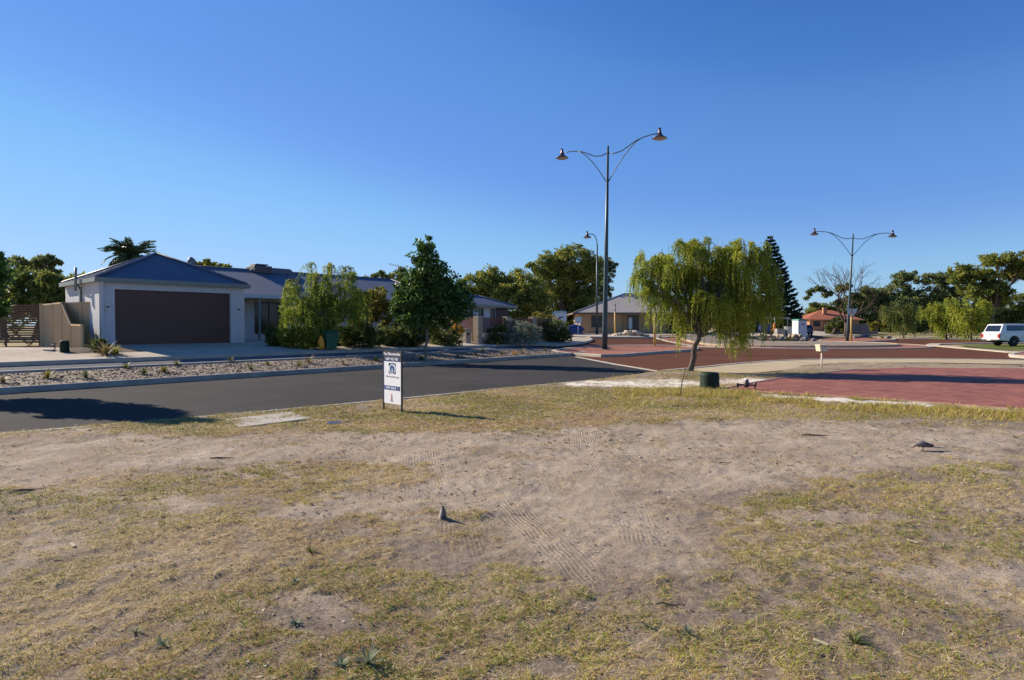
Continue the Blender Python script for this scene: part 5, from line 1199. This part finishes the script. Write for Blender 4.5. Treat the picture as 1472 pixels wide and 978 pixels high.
# wheelie bin with orange bag
b = G(474, 506.5); b.z = H(b.x, b.y) + .11; k = b.y / F; t = thing('wheelie_bin', 'dark green wheelie bin standing on the footpath before the weeping tree', 'wheelie bin', b, R(38))
M_bin = mat('green_bin', (.03, .13, .075), (.025, .11, .06), rough=.5)
hb = 27.5 * k; 
def frust(mb, x0, y0, x1, y1, za, zb):
    return mb.add([(-x0, -y0, za), (x0, -y0, za), (x0, y0, za), (-x0, y0, za), (-x1, -y1, zb), (x1, -y1, zb), (x1, y1, zb), (-x1, y1, zb)], [(3, 2, 1, 0), (4, 5, 6, 7), (0, 1, 5, 4), (1, 2, 6, 5), (2, 3, 7, 6), (3, 0, 4, 7)])
m_ = MB(); frust(m_, .22, .24, .29, .34, .05, hb * .86); m_.box(-.31, .31, -.36, .36, hb * .86, hb * .90, bev=.01); m_.box(-.25, .25, -.37, -.345, hb * .70, hb * .74); m_.build('body', M_bin, t)
l_ = MB(); l_.prism([(-.38, hb * .905), (.42, hb * .905), (.42, hb * .93), (.2, hb), (-.25, hb * .99), (-.40, hb * .94)], -.32, .32, 'x'); l_.build('lid', M_bin, t)
MB().tube([(-.27, .44, hb * .93), (.27, .44, hb * .93)], .02, 8).build('handle', M_bin, t)
for x in (-.26, .22): MB().lathe([(.03, -.025), (.12, -.025), (.12, .025), (.03, .025)], 18, M=Matrix.Translation((x, .27, .12)) @ Matrix.Rotation(R(90), 4, 'Y')).build('wheel', M_blk, t)
M_or = mat('orange_bag', (.95, .36, .02), (.9, .30, .015), scale=6, rough=.45)
bb = at(461.5, 493, b.y - .45); mb = MB().blob((0, 0, -.02), (.13, .09, .29), .16, 14, seed=3).blob((0, 0, .22), (.045, .04, .10), .15, 10, seed=8)
o = mb.build('orange_bag', M_or); o.location = bb; o.rotation_euler = (0, R(-4), 0); tag(o, 'bright orange plastic bag hanging at the left side of the wheelie bin', 'bag')
# small dark service box and tap by the fence
b = G(93, 508.5); b.z += .05; k = b.y / F; t = thing('service_box', 'small dark green service cover on the pale sand before the stepped fence', 'service box', b)
MB().lathe([(6 * k, -.05), (5.8 * k, 15.5 * k), (5.0 * k, 16.5 * k), (.01, 16.8 * k)], 16).build('cover', M_dgreen, t); MB().lathe([(6.4 * k, -.01), (6.4 * k, .04), (6.0 * k, .05)], 16).build('rim', M_dgreen, t)
b = G(79, 505); b.z += .05; t = thing('garden_tap', 'short garden tap left of the dark service cover', 'tap', b)
MB().tube([(0, 0, -.05), (0, 0, .2)], .018, 6).tube([(0, 0, .17), (-.08, -.02, .17), (-.1, -.02, .12)], .014, 6).build('pipe', M_brass, t); MB().box(-.05, .05, -.012, .012, .21, .235).build('handle', M_brass, t)
o = MB().box(-.16, .16, -.1, .1, -.02, .05, bev=.02).build('stone_slab', M_conc); b = G(71, 506.5); b.z += .05; o.location = b; tag(o, 'flat grey stone lying on the pale sand left of the garden tap', 'stone')
# concrete lid on the lot
c4 = [G(324, 606), G(346, 617.5), G(446, 604.8), G(418, 595)]; zc = .04
o = MB().add([(p.x, p.y, zc) for p in c4] + [(p.x, p.y, -.05) for p in c4], [(0, 1, 2, 3), (7, 6, 5, 4), (0, 4, 5, 1), (1, 5, 6, 2), (2, 6, 7, 3), (3, 7, 4, 0)])
cen = sum(c4, Vector()) / 4; cen.z = 0; o.v = [(v[0] - cen.x, v[1] - cen.y, v[2]) for v in o.v]
o = o.build('concrete_lid', mat('old_concrete', (.44, .40, .34), (.30, .27, .23), scale=3.5, rough=.95, bump=.5, bscale=25)); o.location = cen; tag(o, 'flat rectangular concrete lid set in the grass by the road edge', 'concrete lid')
# scrap by it
b = G(481, 611); t = thing('metal_scrap', 'short grey strip of folded sheet metal on the grass right of the concrete lid', 'scrap metal', b + Vector((0, 0, .025)), R(20)); k = b.y / F
MB().prism([(-.0, 0), (.05, .025), (.09, .0), (.085, -.004), (.05, .02), (.004, -.004)], -10 * k, 10 * k, 'x', ).build('strip', mat('zinc', (.42, .43, .46), (.36, .37, .4), rough=.35, metal=.6), t)
# curved half pipe offcut
b = G(636, 748); b.z = lot_z(b.x, b.y); n = 12; vs = []; fs = []
for i in range(n + 1):
    f = i / n; cz_ = .20 * f; cx_ = -.055 * f ** 1.6; r_ = .040 * (1 - .72 * f ** 1.4); r2 = r_ * .82
    for j in range(9):
        a = R(-10) + R(215) * j / 8; vs.append((cx_ + r_ * math.cos(a), r_ * math.sin(a) * 1.0, cz_))
    for j in range(9):
        a = R(-10) + R(215) * j / 8; vs.append((cx_ + r2 * math.cos(a), r2 * math.sin(a), cz_))
for i in range(n):
    for j in range(8):
        a = i * 18 + j; fs.append((a, a + 1, a + 19, a + 18)); a = i * 18 + 9 + j; fs.append((a, a + 18, a + 19, a + 1))
    for j in (0, 8): fs.append((i * 18 + j, i * 18 + 9 + j, i * 18 + 27 + j, i * 18 + 18 + j))
o = MB().add(vs, fs, True).build('pipe_offcut', mat('grey_plastic', (.52, .49, .50), (.25, .22, .23), scale=14, rough=.55)); o.location = b + Vector((0, 0, -.025)); o.rotation_euler = (R(20), R(4), R(52)); o.scale = (1, 1, .72); tag(o, 'curved tapering grey offcut standing tilted in the tyre tracked sand', 'offcut')
# pigeon
b = G(1326, 652.5); b.z = lot_z(b.x, b.y) + .002; t = thing('pigeon', 'grey brown crested pigeon pecking on the sand at the right', 'bird', b, R(-8)); k = b.y / F; t.scale = (.85, .85, .68)
# facing left (-x), length about 0.3 m, head down
V_ = [(-.155, 0, .055), (-.125, 0, .075), (-.095, 0, .105), (-.05, 0, .125), (.0, 0, .125), (.05, 0, .105), (.10, 0, .08), (.15, 0, .07), (.21, 0, .062)]
rad = [(.010, .010), (.024, .026), (.030, .032), (.050, .052), (.060, .062), (.050, .045), (.028, .022), (.022, .009), (.018, .005)]
vs = []; fs = []; sg = 14
for (x, y, z), (ry, rz) in zip(V_, rad):
    for j in range(sg): a = 2 * math.pi * j / sg; vs.append((x, y + ry * math.cos(a), z + rz * math.sin(a)))
for i in range(len(V_) - 1):
    for j in range(sg): j2 = (j + 1) % sg; fs.append((i * sg + j, i * sg + j2, (i + 1) * sg + j2, (i + 1) * sg + j))
fs += [tuple(reversed(range(sg))), tuple((len(V_) - 1) * sg + j for j in range(sg))]
bd = MB().add(vs, fs, True)
for y in (-.02, .02): bd.tube([(.0, y, .08), (.008, y, .03), (.0, y, .003)], [.009, .004, .004], 6).tube([(.012, y, .004), (-.028, y, .003)], .003, 5).tube([(-.0, y, .004), (-.02, y + .012, .003)], .003, 5)
bd.tube([(-.15, 0, .055), (-.175, 0, .040)], [.006, .002], 6).tube([(-.11, 0, .098), (-.105, 0, .13), (-.09, 0, .15)], [.006, .004, .001], 5)
M_bird = mat('feathers_grey_brown', (.23, .19, .175), (.15, .125, .115), scale=30, rough=.9); bd.build('body', M_bird, t)
M_wing = mat('wing_feathers', (.16, .13, .11), (.06, .05, .045), scale=60, rough=.9, stretch=(3, 1, 1))
for y in (-1, 1): MB().blob((.045, y * .047, .108), (.095, .016, .038), .08, 12, seed=2).build('wing', M_wing, t)
MB().prism([(.12, .066), (.30, .050), (.30, .054), (.12, .078)], -.024, .024).build('tail', M_wing, t)
for y in (-.0225, .0225): MB().blob((-.128, y, .080), (.004, .003, .004), 0, 8).build('eye', M_dark, t)
# litter and twigs on the lot
M_twig = mat('dead_twig', (.10, .07, .05), (.06, .045, .035), rough=.95)
for px, py, L, a, lab in [(318, 662, .42, 4, 'thin dark twig on the sand left of the middle'), (1215, 830, .16, -55, 'short dark twig in the near grass at the right'), (960, 880, .22, -18, 'reddish twig in the near grass right of the middle'), (1025, 605, .35, 8, 'dark stick at the back of the sand in front of the green pillar cover'), (1040, 668, .3, 2, 'flat dark stick on the sand right of the middle'), (1170, 630, .5, -14, 'row of dead twigs on the sand toward the right'), (35, 712, .4, 12, 'bundle of dark twigs at the left edge of the sand')]:
    b = G(px, py); b.z = lot_z(b.x, b.y) + .008; r_ = random.Random(px); m_ = MB()
    for q in range(3 if L > .3 else 1):
        o_ = r_.uniform(-.06, .06); m_.tube([(-L / 2 + r_.uniform(0, .1), o_, .004), (-L / 6, o_ + r_.uniform(-.02, .02), .012), (L / 6, o_ + r_.uniform(-.02, .02), .006), (L / 2, o_ + r_.uniform(-.05, .05), .01)], [.007, .008, .006, .002], 5)
    o = m_.build('twig', M_twig); o.location = b; o.rotation_euler = (0, 0, R(a)); o.scale = (.7, .7, .7); tag(o, lab, 'twig', 'twigs lying on the lot')
for px, py, lab in [(1152, 737, 'small straw yellow wood chip on the grass right of the middle'), (1180, 935, 'small pale wood chip in the near grass at the lower right'), (105, 787, 'whitish chip in the grass at the left'), (1312, 785, 'tiny pale chip in the grass below the pigeon')]:
    b = G(px, py); b.z = lot_z(b.x, b.y) + .012; o = MB().box(-.035, .035, -.010, .010, -.004, .006, bev=.003).build('wood_chip', mat('pale_wood', (.62, .52, .30), (.5, .42, .25), rough=.8)); o.location = b; o.rotation_euler = (.1, .15, R(-35)); tag(o, lab, 'wood chip', 'pale wood chips on the lot')
# boulders on the roundabout
M_rock = mat('grey_boulder', (.22, .21, .215), (.11, .105, .11), scale=2.5, rough=.95, bump=.8, bscale=8)
BD = [(1085, 488), (1096, 487), (1106.5, 489.5), (1121, 488.5), (1131.5, 490), (1158, 490.8), (1169, 491.8), (1184, 490.8), (1193, 492)]
ords = ['first', 'second', 'third', 'fourth', 'fifth', 'sixth', 'seventh', 'eighth', 'ninth']
r_ = random.Random(9)
for i, (px, py) in enumerate(BD):
    b = G(px, py); 
    dv = Vector((b.x - RC.x, b.y - RC.y)); 
    if dv.length > RR - 2.9: dv = dv.normalized() * (RR - 2.9); b.x, b.y = RC.x + dv.x, RC.y + dv.y
    b.z = H(b.x, b.y) + .17; s = r_.uniform(.22, .34); o = MB().blob((0, 0, s * .45), (s * 1.15, s, s * .75), .2, 14, seed=i + 3).build('boulder', M_rock); o.location = b; o.rotation_euler = (0, 0, r_.uniform(0, 6))
    tag(o, f'{ords[i]} grey boulder from the left in the row along the front of the roundabout', 'boulder', 'grey boulders on the roundabout')
for i, (px, py) in enumerate([(1231, 488), (1240, 487.2), (1247, 486.6), (1277, 488.4)]):
    b = G(px, py); s = .3; o = MB().blob((0, 0, s * .45), (s * 1.2, s, s * .7), .2, 14, seed=i + 30).build('boulder', M_rock); o.location = b + Vector((0, 0, .1)); tag(o, ['leftmost of the three close grey boulders right of the give way sign', 'middle of the three close grey boulders right of the give way sign', 'rightmost of the three close grey boulders right of the give way sign', 'lone flat boulder right of the small yellow green tree'][i], 'boulder', 'boulders on the bed beyond the roundabout')
RP = [(1066, 485, 'grey'), (1078, 486, 'shrub'), (1092, 484.5, 'grey'), (1112, 485, 'grey'), (1144, 489.5, 'yshrub'), (1151, 488, 'grey'), (1164, 486.5, 'grey'), (1178, 487, 'grey'), (1138, 486, 'straw')]
for i, (px, py, lm) in enumerate(RP):
    b = G(px, py); dv = Vector((b.x - RC.x, b.y - RC.y))
    if dv.length > RR - 3.1: dv = dv.normalized() * (RR - 3.1); b.x, b.y = RC.x + dv.x, RC.y + dv.y
    b.z = H(b.x, b.y) + .17; strappy('low_plant', f'{ords[i]} low {dict(grey="silvery", shrub="dark green", yshrub="yellow green", straw="straw coloured")[lm]} plant, counted along the planting list from the left of the roundabout bed'.replace('counted along the planting list from the left of', 'among the boulders of'), 'plant', b, 60, .5, .035, lm, 'low plants on the roundabout', 170 + i, spread=1.2)
for i, (px, py, lm, lab) in enumerate([(1268, 488, 'bright', 'yellow green ground plant below the small yellow green tree'), (1252, 488, 'grey', 'silvery plant left of the small yellow green tree')]):
    b = G(px, py); b.z += .05; strappy('low_plant', lab, 'plant', b, 60, .6, .04, lm, None, 190 + i, spread=1.2)
# portable toilets
def toilet(px, Y, w, h, label, body, roofm, ribs):
    b = onY(px, Y); t = thing('portable_toilet', label, 'portable toilet', b, R(12), 'portable toilets')
    MB().box(-w / 2, w / 2, -w / 2, w / 2, .05, h * .92, bev=.03).build('cabin', body, t)
    m_ = MB()
    for i in range(ribs): x = -w / 2 + w * (i + .5) / ribs; m_.box(x - .045, x + .02, -w / 2 - .03, -w / 2 - .001, .15, h * .86)
    m_.build('ribs', body, t)
    MB().prism([(-w * .54, h * .92), (w * .54, h * .92), (w * .5, h * .97), (w * .2, h), (-w * .2, h), (-w * .5, h * .97)], -w * .54, w * .54).build('roof', roofm, t)
    d = MB().box(-w * .36, w * .36, -w / 2 - .05, -w / 2 - .031, .12, h * .84, bev=.005).build('door', body, t)
    MB().box(-w * .2, w * .2, -w / 2 - .06, -w / 2 - .051, h * .70, h * .76).build('sign_panel', M_navy, d)
    MB().box(-w / 2 - .03, w / 2 + .03, -w / 2 - .03, w / 2 + .03, -.08, .049).build('base', M_dark, t)
M_tgreen = mat('teal_plastic', (.02, .22, .14), (.015, .18, .11), rough=.5)
M_wcab = mat('white_cabin', (.62, .64, .66), (.56, .58, .6), rough=.5)
toilet(804, 62, 1.15, 2.35, 'white cabin with teal roof showing above the shrubs by the tan house', M_wcab, mat('pale_teal', (.3, .5, .46), rough=.5), 3)
toilet(1149, 74, 1.15, 2.35, 'white ribbed portable toilet with green roof on the building site', M_wcab, M_tgreen, 6)
# site things near the tan house
b = onY(831, 62); t = thing('site_sign', 'small white sign board on a post left of the tan house', 'sign', b, R(15)); MB().box(-.05, .05, -.05, .05, -.1, 1.1).build('post', M_white, t); MB().box(-.36, .36, -.03, .03, 1.1, 1.75, bev=.01).build('board', M_white, t); MB().box(-.12, .12, -.034, -.031, 1.25, 1.3).build('board_mark', M_greyl, t)
b = onY(826, 66); t = thing('blue_tarpaulin', 'dark blue tarpaulin bundle on the sand left of the tan house', 'tarpaulin', b); MB().blob((0, 0, .4), (1.1, .5, .55), .3, 14, seed=5).build('cover', mat('blue_tarp', (.04, .06, .20), (.03, .045, .15), rough=.5), t); MB().box(-.9, .9, -.4, .4, -.02, .12).build('pallet', M_pine, t)
# building site right of the willow
Ys = 82
def X_(px, Y=Ys): return (px - 736) / F * Y
b = onY(1106, Ys + 2); cp_ = thing('carport', 'open carport with flat white roof and dark blue interior behind the roundabout', 'carport', b); k = (Ys + 2) / F
zt = at(1106, 456.5, Ys + 2).z - b.z
MB().box(-21 * k, 23 * k, -1.2, 2.6, zt - .16, zt, bev=.02).build('roof', M_white, cp_)
for px in (-20, 3, 21):
    for y in (-1.0, 2.4): MB().box(px * k - .06, px * k + .06, y - .06, y + .06, -.1, zt - .16).build('post', M_cream, cp_)
MB().box(-26 * k, 24 * k, 2.7, 2.85, -.1, zt - .3).build('back_wall', mat('navy_sheet', (.03, .045, .10), (.02, .03, .07), rough=.5), cp_)
b = onY(1100, Ys - 2); t = thing('blue_site_shed', 'blue steel site cabinet under the white carport roof', 'cabinet', b); k2 = (Ys - 2) / F
m_ = MB().box(-8 * k2, 8 * k2, -.4, .5, .3, 1.35, bev=.02); m_.build('body', mat('blue_steel', (.03, .06, .22), (.025, .05, .18), rough=.5), t); m_ = MB()
for q in range(5): m_.box(-8 * k2, 8 * k2, -.42, -.401, .4 + q * .18, .43 + q * .18)
m_.build('ribs', M_navy, t); MB().box(-7 * k2, 7 * k2, -.3, .4, -.05, .299).build('stand', M_dark, t)
b = onY(1113, Ys - 4); t = thing('folded_umbrella', 'folded orange market umbrella on a pale stand at the building site', 'umbrella', b); MB().tube([(0, 0, 0), (0, 0, 2.35)], .03, 8).build('pole', M_white, t)
MB().lathe([(.05, 1.55), (.14, 1.3), (.26, .8), (.30, .62), (.22, .6)], 12, smooth=False).build('canopy', mat('orange_cloth', (.75, .20, .03), (.65, .16, .02), rough=.8), t); MB().lathe([(.3, -.05), (.26, .1), (.05, .16), (.05, .5)], 14).build('base', M_cream, t)
b = onY(1121, Ys - 6); t = thing('block_pallet', 'stack of grey concrete blocks on a pallet left of the grey steel sheet bin', 'block stack', b); m_ = MB()
for q in range(4):
    for j in range(4): m_.box(-.5 + j * .25 + .005, -.25 + j * .25 - .005, -.4, .4, .12 + q * .21, .12 + q * .21 + .2, bev=.01)
m_.build('blocks', mat('block_grey', (.34, .33, .31), (.24, .23, .22), scale=6, rough=.95), t); MB().box(-.55, .55, -.45, .45, -.02, .11).build('pallet', M_pine, t)
b = onY(1137, 76); t = thing('steel_bin', 'grey corrugated steel rubbish enclosure left of the portable toilet', 'steel enclosure', b, R(10)); m_ = MB(); m_.box(-.72, .72, -.35, .35, 0, 1.32)
for q in range(14): m_.box(-.7 + q * .1, -.65 + q * .1, -.375, -.351, .02, 1.3)
m_.build('sheet_walls', mat('zinc_sheet', (.36, .38, .41), (.30, .32, .35), rough=.4, metal=.4), t); MB().box(-.78, .78, -.4, .4, 1.321, 1.36).build('rim', M_gutter, t)
b = onY(1108, 70); t = thing('timber_pole', 'slim brown timber pole between the carport and the roundabout', 'pole', b); MB().tube([(0, 0, -.1), (0, 0, at(1108, 449, 70).z - b.z)], [.08, .06], 8).build('shaft', M_twig, t); MB().box(-.3, .3, -.03, .03, at(1108, 452, 70).z - b.z, at(1108, 452, 70).z - b.z + .06).build('crossarm', M_twig, t)
r_ = random.Random(2)
o = MB(); 
for i in range(60): o.blob((r_.uniform(-4, 4), r_.uniform(-1, 1), .05), (r_.uniform(.12, .3),) * 3, .3, 8, seed=i)
o = o.build('rubble_heap', M_path); o.location = onY(1100, 73); tag(o, 'low spread of sandy rubble across the front of the building site', 'rubble heap')
# ---- vehicles
M_carw = mat('white_car_paint', (.74, .75, .76), (.72, .73, .74), rough=.22, spec=.6); M_carg = mat('car_glass', (.015, .018, .025), (.01, .012, .018), rough=.05, spec=.9)
M_tyre = mat('tyre', (.02, .02, .02), (.014, .014, .014), rough=.85); M_rim = mat('wheel_rim', (.45, .45, .46), (.36, .36, .37), rough=.35, metal=.6)
M_tail = mat('tail_light', (.45, .02, .015), (.38, .02, .012), rough=.2)
def arch(cx, r, z0, n=10): return [(cx + r * math.cos(a), z0 + r * math.sin(a)) for a in [math.pi - math.pi * i / n for i in range(n + 1)]]
def loft(mb, secs):
    """secs: list of (list of (y,z)) at x with same count"""
    n = len(secs[0][1]); vs = [(x, y, z) for x, s in secs for y, z in s]; fs = []
    for i in range(len(secs) - 1):
        for j in range(n): j2 = (j + 1) % n; fs.append((i * n + j, i * n + j2, (i + 1) * n + j2, (i + 1) * n + j))
    fs += [tuple(reversed(range(n))), tuple(range((len(secs) - 1) * n, len(secs) * n))]; return mb.add(vs, fs)
def car_shell(mb, prof, hw, tum):
    """side outline (x,z) extruded; y half width shrinks with height by tum(z)"""
    n = len(prof); vs = [(x, -hw + tum(z), z) for x, z in prof] + [(x, hw - tum(z), z) for x, z in prof]
    bm = bmesh.new(); V2 = [bm.verts.new(v) for v in vs]
    f1 = bm.faces.new(V2[:n]); f2 = bm.faces.new(list(reversed(V2[n:])))
    for i in range(n): bm.faces.new((V2[i], V2[n + i], V2[n + (i + 1) % n], V2[(i + 1) % n]))
    bmesh.ops.recalc_face_normals(bm, faces=bm.faces[:])
    ed = list({e for f in (f1, f2) for e in f.edges}); bmesh.ops.bevel(bm, geom=ed, offset=.035, segments=3, affect='EDGES', profile=.6)
    bmesh.ops.triangulate(bm, faces=[f for f in bm.faces if len(f.verts) > 4])
    bm.verts.index_update(); bm.verts.ensure_lookup_table(); mb.add([v.co.copy() for v in bm.verts], [[v.index for v in f.verts] for f in bm.faces]); bm.free(); return mb
def wheels(t, xs, hw, r):
    for x in xs:
        for sg in (-1, 1):
            Mx = Matrix.Translation((x, sg * (hw - .13), r)) @ Matrix.Rotation(R(90 * sg), 4, 'X')
            w = thing_child = MB().lathe([(r * .62, -.11), (r * .9, -.11), (r, -.08), (r, .08), (r * .9, .11), (r * .62, .115)], 28, M=Mx).build('wheel', M_tyre, t)
            rm = MB().lathe([(r * .60, -.05), (r * .60, -.112), (r * .50, -.09), (r * .22, -.07), (r * .18, -.12), (.01, -.125)], 24, M=Mx)
            rm.build('rim', M_rim, w)
def ute():
    Y = 49.3; b = G(1433, 498.5); b = Vector((X_(1425, Y + .2), Y + .3, 0.02))
    t = thing('utility_car', 'white utility with a matching windowed canopy parked on the lawn at the right edge', 'utility vehicle', b, R(2))
    hw = .88; r = .37; x1, x2 = 1.22, 4.15
    prof = [(0, .52), (.0, 1.02), (.05, 1.06), (2.30, 1.06), (2.35, 1.08), (3.75, 1.10), (4.9, 1.04), (5.1, .85), (5.12, .5), (4.9, .38)] + list(reversed(arch(x2, .45, .38))) + [(3.6, .34), (1.8, .34)] + list(reversed(arch(x1, .45, .40))) + [(.65, .44), (.05, .48)]
    tum = lambda z: .10 * max(0, .7 - z) ** 1.2 + .03 * max(0, z - .8)
    car_shell(MB(), prof, hw, tum).build('body', M_carw, t)
    # canopy over the tray
    cp = [(.10, 1.062), (.38, 1.70), (.50, 1.74), (2.15, 1.76), (2.22, 1.70), (2.26, 1.062)]
    car_shell(MB(), cp, hw - .02, lambda z: .16 * max(0, z - 1.06)).build('canopy', M_carw, t)
    cab = [(2.30, 1.082), (2.36, 1.55), (2.55, 1.70), (3.3, 1.71), (3.5, 1.66), (4.05, 1.102)]
    car_shell(MB(), cab, hw - .03, lambda z: .20 * max(0, z - 1.06)).build('cab', M_carw, t)
    yo = lambda z, k, h0: -(h0 - k * max(0, z - 1.06)) - .004
    def side_glass(poly, k, h0, name, par=None):
        for sg in (1, -1):
            vs = [(x, sg * yo(z, k, h0), z) for x, z in poly] + [(x, sg * (yo(z, k, h0) + .01), z) for x, z in poly]; n = len(poly)
            MB().add(vs, [tuple(range(n)), tuple(reversed(range(n, 2 * n)))] + [(i, (i + 1) % n, n + (i + 1) % n, n + i) for i in range(n)]).build(name, M_carg, t)
    side_glass([(.62, 1.24), (.66, 1.60), (.72, 1.63), (2.0, 1.64), (2.06, 1.58), (2.04, 1.26), (1.98, 1.22), (.68, 1.20)], .16, hw - .02, 'side_window')
    side_glass([(2.48, 1.16), (2.52, 1.52), (2.66, 1.62), (3.22, 1.62), (3.42, 1.56), (3.80, 1.16)], .20, hw - .03, 'side_window')
    # rear glass follows the sloping back
    def rearp(f): return .10 + (.38 - .10) * f, 1.062 + (1.70 - 1.062) * f
    (xa, za), (xb, zb) = rearp(.12), rearp(.90); dn = Vector((-(zb - za), 0, (xb - xa))).normalized() * .006
    ya, yb = hw - .13, hw - .20
    vs = [Vector((xa, -ya, za)) + dn, Vector((xa, ya, za)) + dn, Vector((xb, yb, zb)) + dn, Vector((xb, -yb, zb)) + dn]; MB().add(vs + [v - dn * .9 for v in vs], [(0, 1, 2, 3), (7, 6, 5, 4), (0, 4, 5, 1), (1, 5, 6, 2), (2, 6, 7, 3), (3, 7, 4, 0)]).build('rear_window', M_carg, t)
    tg = MB().box(-.012, -.001, -.62, .62, .60, 1.0, bev=.004).build('tailgate', M_carw, t); MB().box(-.026, -.013, -.12, .12, .86, .92).build('handle', M_dark, tg)
    for sg in (-1, 1): MB().box(-.014, .10, sg * .885 - .0, sg * .70, .66, .95, bev=.01).build('tail_light', M_tail, t)
    MB().box(-.12, .02, -.82, .82, .42, .54, bev=.02).build('bumper', mat('steel_bumper', (.08, .08, .085), rough=.4, metal=.4), t)
    MB().box(-.128, -.121, -.19, .19, .45, .52).build('number_plate', M_white, t)
    for x in (x1, x2):
        for sg in (-1, 1):
            fl = []; 
            for a in [math.pi * i / 12 for i in range(13)]: fl.append((x + .455 * math.cos(a), sg * (hw - .005), .40 + .455 * math.sin(a)))
            MB().tube(fl, .035, 6).build('wheel_flare', M_carw, t)
    MB().box(.3, 4.9, -.6, .6, .30, .5).build('underbody', M_blk, t)
    MB().box(2.34, 2.352, -.885, -.875, .5, 1.06).box(3.70, 3.712, -.885, -.875, .5, 1.06).build('door_seam', M_dark, t)
    MB().box(2.55, 2.72, -.90, -.875, .96, .99).build('door_handle', M_dark, t)
    m_ = MB().box(3.55, 3.65, -1.02, -.85, 1.14, 1.30, bev=.02).build('wing_mirror', M_dark, t)
    MB().tube([(.7, -.3, 1.80), (2.0, -.3, 1.81)], .015, 6).tube([(.7, .3, 1.80), (2.0, .3, 1.81)], .015, 6).build('roof_rail', M_dark, t)
    for sg in (-1, 1): MB().box(5.05, 5.125, sg * .80, sg * .52, .74, .88, bev=.01).build('headlight', M_lens, t)
    wheels(t, (x1, x2), hw, r)
ute()
def sedan():
    Y = 84; b = onY(1159, Y); t = thing('parked_car', 'dark blue hatchback seen from behind beside the portable toilet', 'car', b + Vector((0, 0, .02)), R(72)); hw = .85; r = .31; x1, x2 = .8, 3.3
    M_cb = mat('blue_car_paint', (.05, .07, .14), (.045, .06, .12), rough=.25)
    prof = [(0, .5), (.02, .95), (.1, 1.0), (2.9, .98), (4.0, .85), (4.1, .5), (4.0, .3)] + list(reversed(arch(x2, .38, .3))) + [(2.8, .25), (1.3, .25)] + list(reversed(arch(x1, .38, .3))) + [(.35, .3), (.05, .35)]
    car_shell(MB(), prof, hw, lambda z: .05 * max(0, .6 - z)).build('body', M_cb, t)
    car_shell(MB(), [(.12, 1.002), (.38, 1.40), (.6, 1.46), (1.9, 1.46), (2.2, 1.38), (2.85, 1.0)], hw - .03, lambda z: .35 * max(0, z - 1.0)).build('cab', M_cb, t)
    MB().add([(.15, -.62, 1.08), (.15, .62, 1.08), (.36, .58, 1.38), (.36, -.58, 1.38)], [(0, 1, 2, 3)]).build('rear_window', M_carg, t)
    for sg in (-1, 1):
        MB().add([(.5, sg * .80, 1.06), (.62, sg * .70, 1.38), (2.0, sg * .70, 1.38), (2.6, sg * .80, 1.06)], [(0, 1, 2, 3)]).build('side_window', M_carg, t)
        MB().box(-.01, .08, sg * .83, sg * .62, .72, .9, bev=.01).build('tail_light', M_tail, t)
    MB().box(-.03, -.005, -.25, .25, .55, .66).build('number_plate', M_white, t); wheels(t, (x1, x2), hw, r)
sedan()
# ================================================================== LIGHT AND CAMERA
SAZ = math.atan2(-.88, .48)      # towards the sun, measured from +Y to +X
SEL = R(28)
w = bpy.data.worlds.new('World'); bpy.context.scene.world = w; w.use_nodes = True; nt = w.node_tree
sky = nt.nodes.new('ShaderNodeTexSky'); sky.sky_type = 'NISHITA'; sky.sun_disc = False; sky.sun_elevation = SEL; sky.sun_rotation = SAZ
sky.air_density = 1.0; sky.dust_density = 0.0; sky.ozone_density = 1.5; sky.altitude = 20
bg = nt.nodes['Background']; bg.inputs[1].default_value = .0681
k1 = nt.nodes.new('ShaderNodeVectorMath'); k1.operation = 'SCALE'; k1.inputs['Scale'].default_value = .1
k2 = nt.nodes.new('ShaderNodeVectorMath'); k2.operation = 'SCALE'; k2.inputs['Scale'].default_value = 10
cv = nt.nodes.new('ShaderNodeRGBCurve')      # clearer, deeper blue air than the standard atmosphere
for ci, pts in enumerate(([(0, 0), (.137, .056), (.157, .079), (.244, .127), (.367, .207), (.6, .306), (1, .42)], [(0, 0), (.223, .17), (.263, .22), (.405, .30), (.547, .43), (.843, .525), (1, .57)], [(0, 0), (.366, .47), (.443, .57), (.658, .72), (.8, .79), (1, .82)])):
    c_ = cv.mapping.curves[ci]
    c_.points[0].location = pts[0]; c_.points[1].location = pts[-1]
    for p_ in pts[1:-1]: c_.points.new(*p_)
cv.mapping.update()
nt.links.new(sky.outputs[0], k1.inputs[0]); nt.links.new(k1.outputs[0], cv.inputs['Color']); nt.links.new(cv.outputs[0], k2.inputs[0]); nt.links.new(k2.outputs[0], bg.inputs[0])
sd = bpy.data.lights.new('sun', 'SUN'); sd.energy = 4.6; sd.angle = R(.5); sd.color = (1, .88, .71)
so = bpy.data.objects.new('sun', sd); C.objects.link(so)
dirv = Vector((math.sin(SAZ) * math.cos(SEL), math.cos(SAZ) * math.cos(SEL), math.sin(SEL)))
so.rotation_euler = dirv.to_track_quat('Z', 'Y').to_euler(); so.location = (0, 0, 30)
cd = bpy.data.cameras.new('camera'); cd.sensor_width = 36; cd.lens = 36 * F / 1472; cd.clip_start = .05; cd.clip_end = 3000
co = bpy.data.objects.new('camera', cd); C.objects.link(co); co.location = (0, 0, EYE); co.rotation_euler = (R(90) - PITCH, 0, 0)
sc = bpy.context.scene; sc.camera = co
sc.view_settings.view_transform = 'Standard'; sc.view_settings.look = 'None'; sc.view_settings.exposure = .85; sc.view_settings.gamma = 1
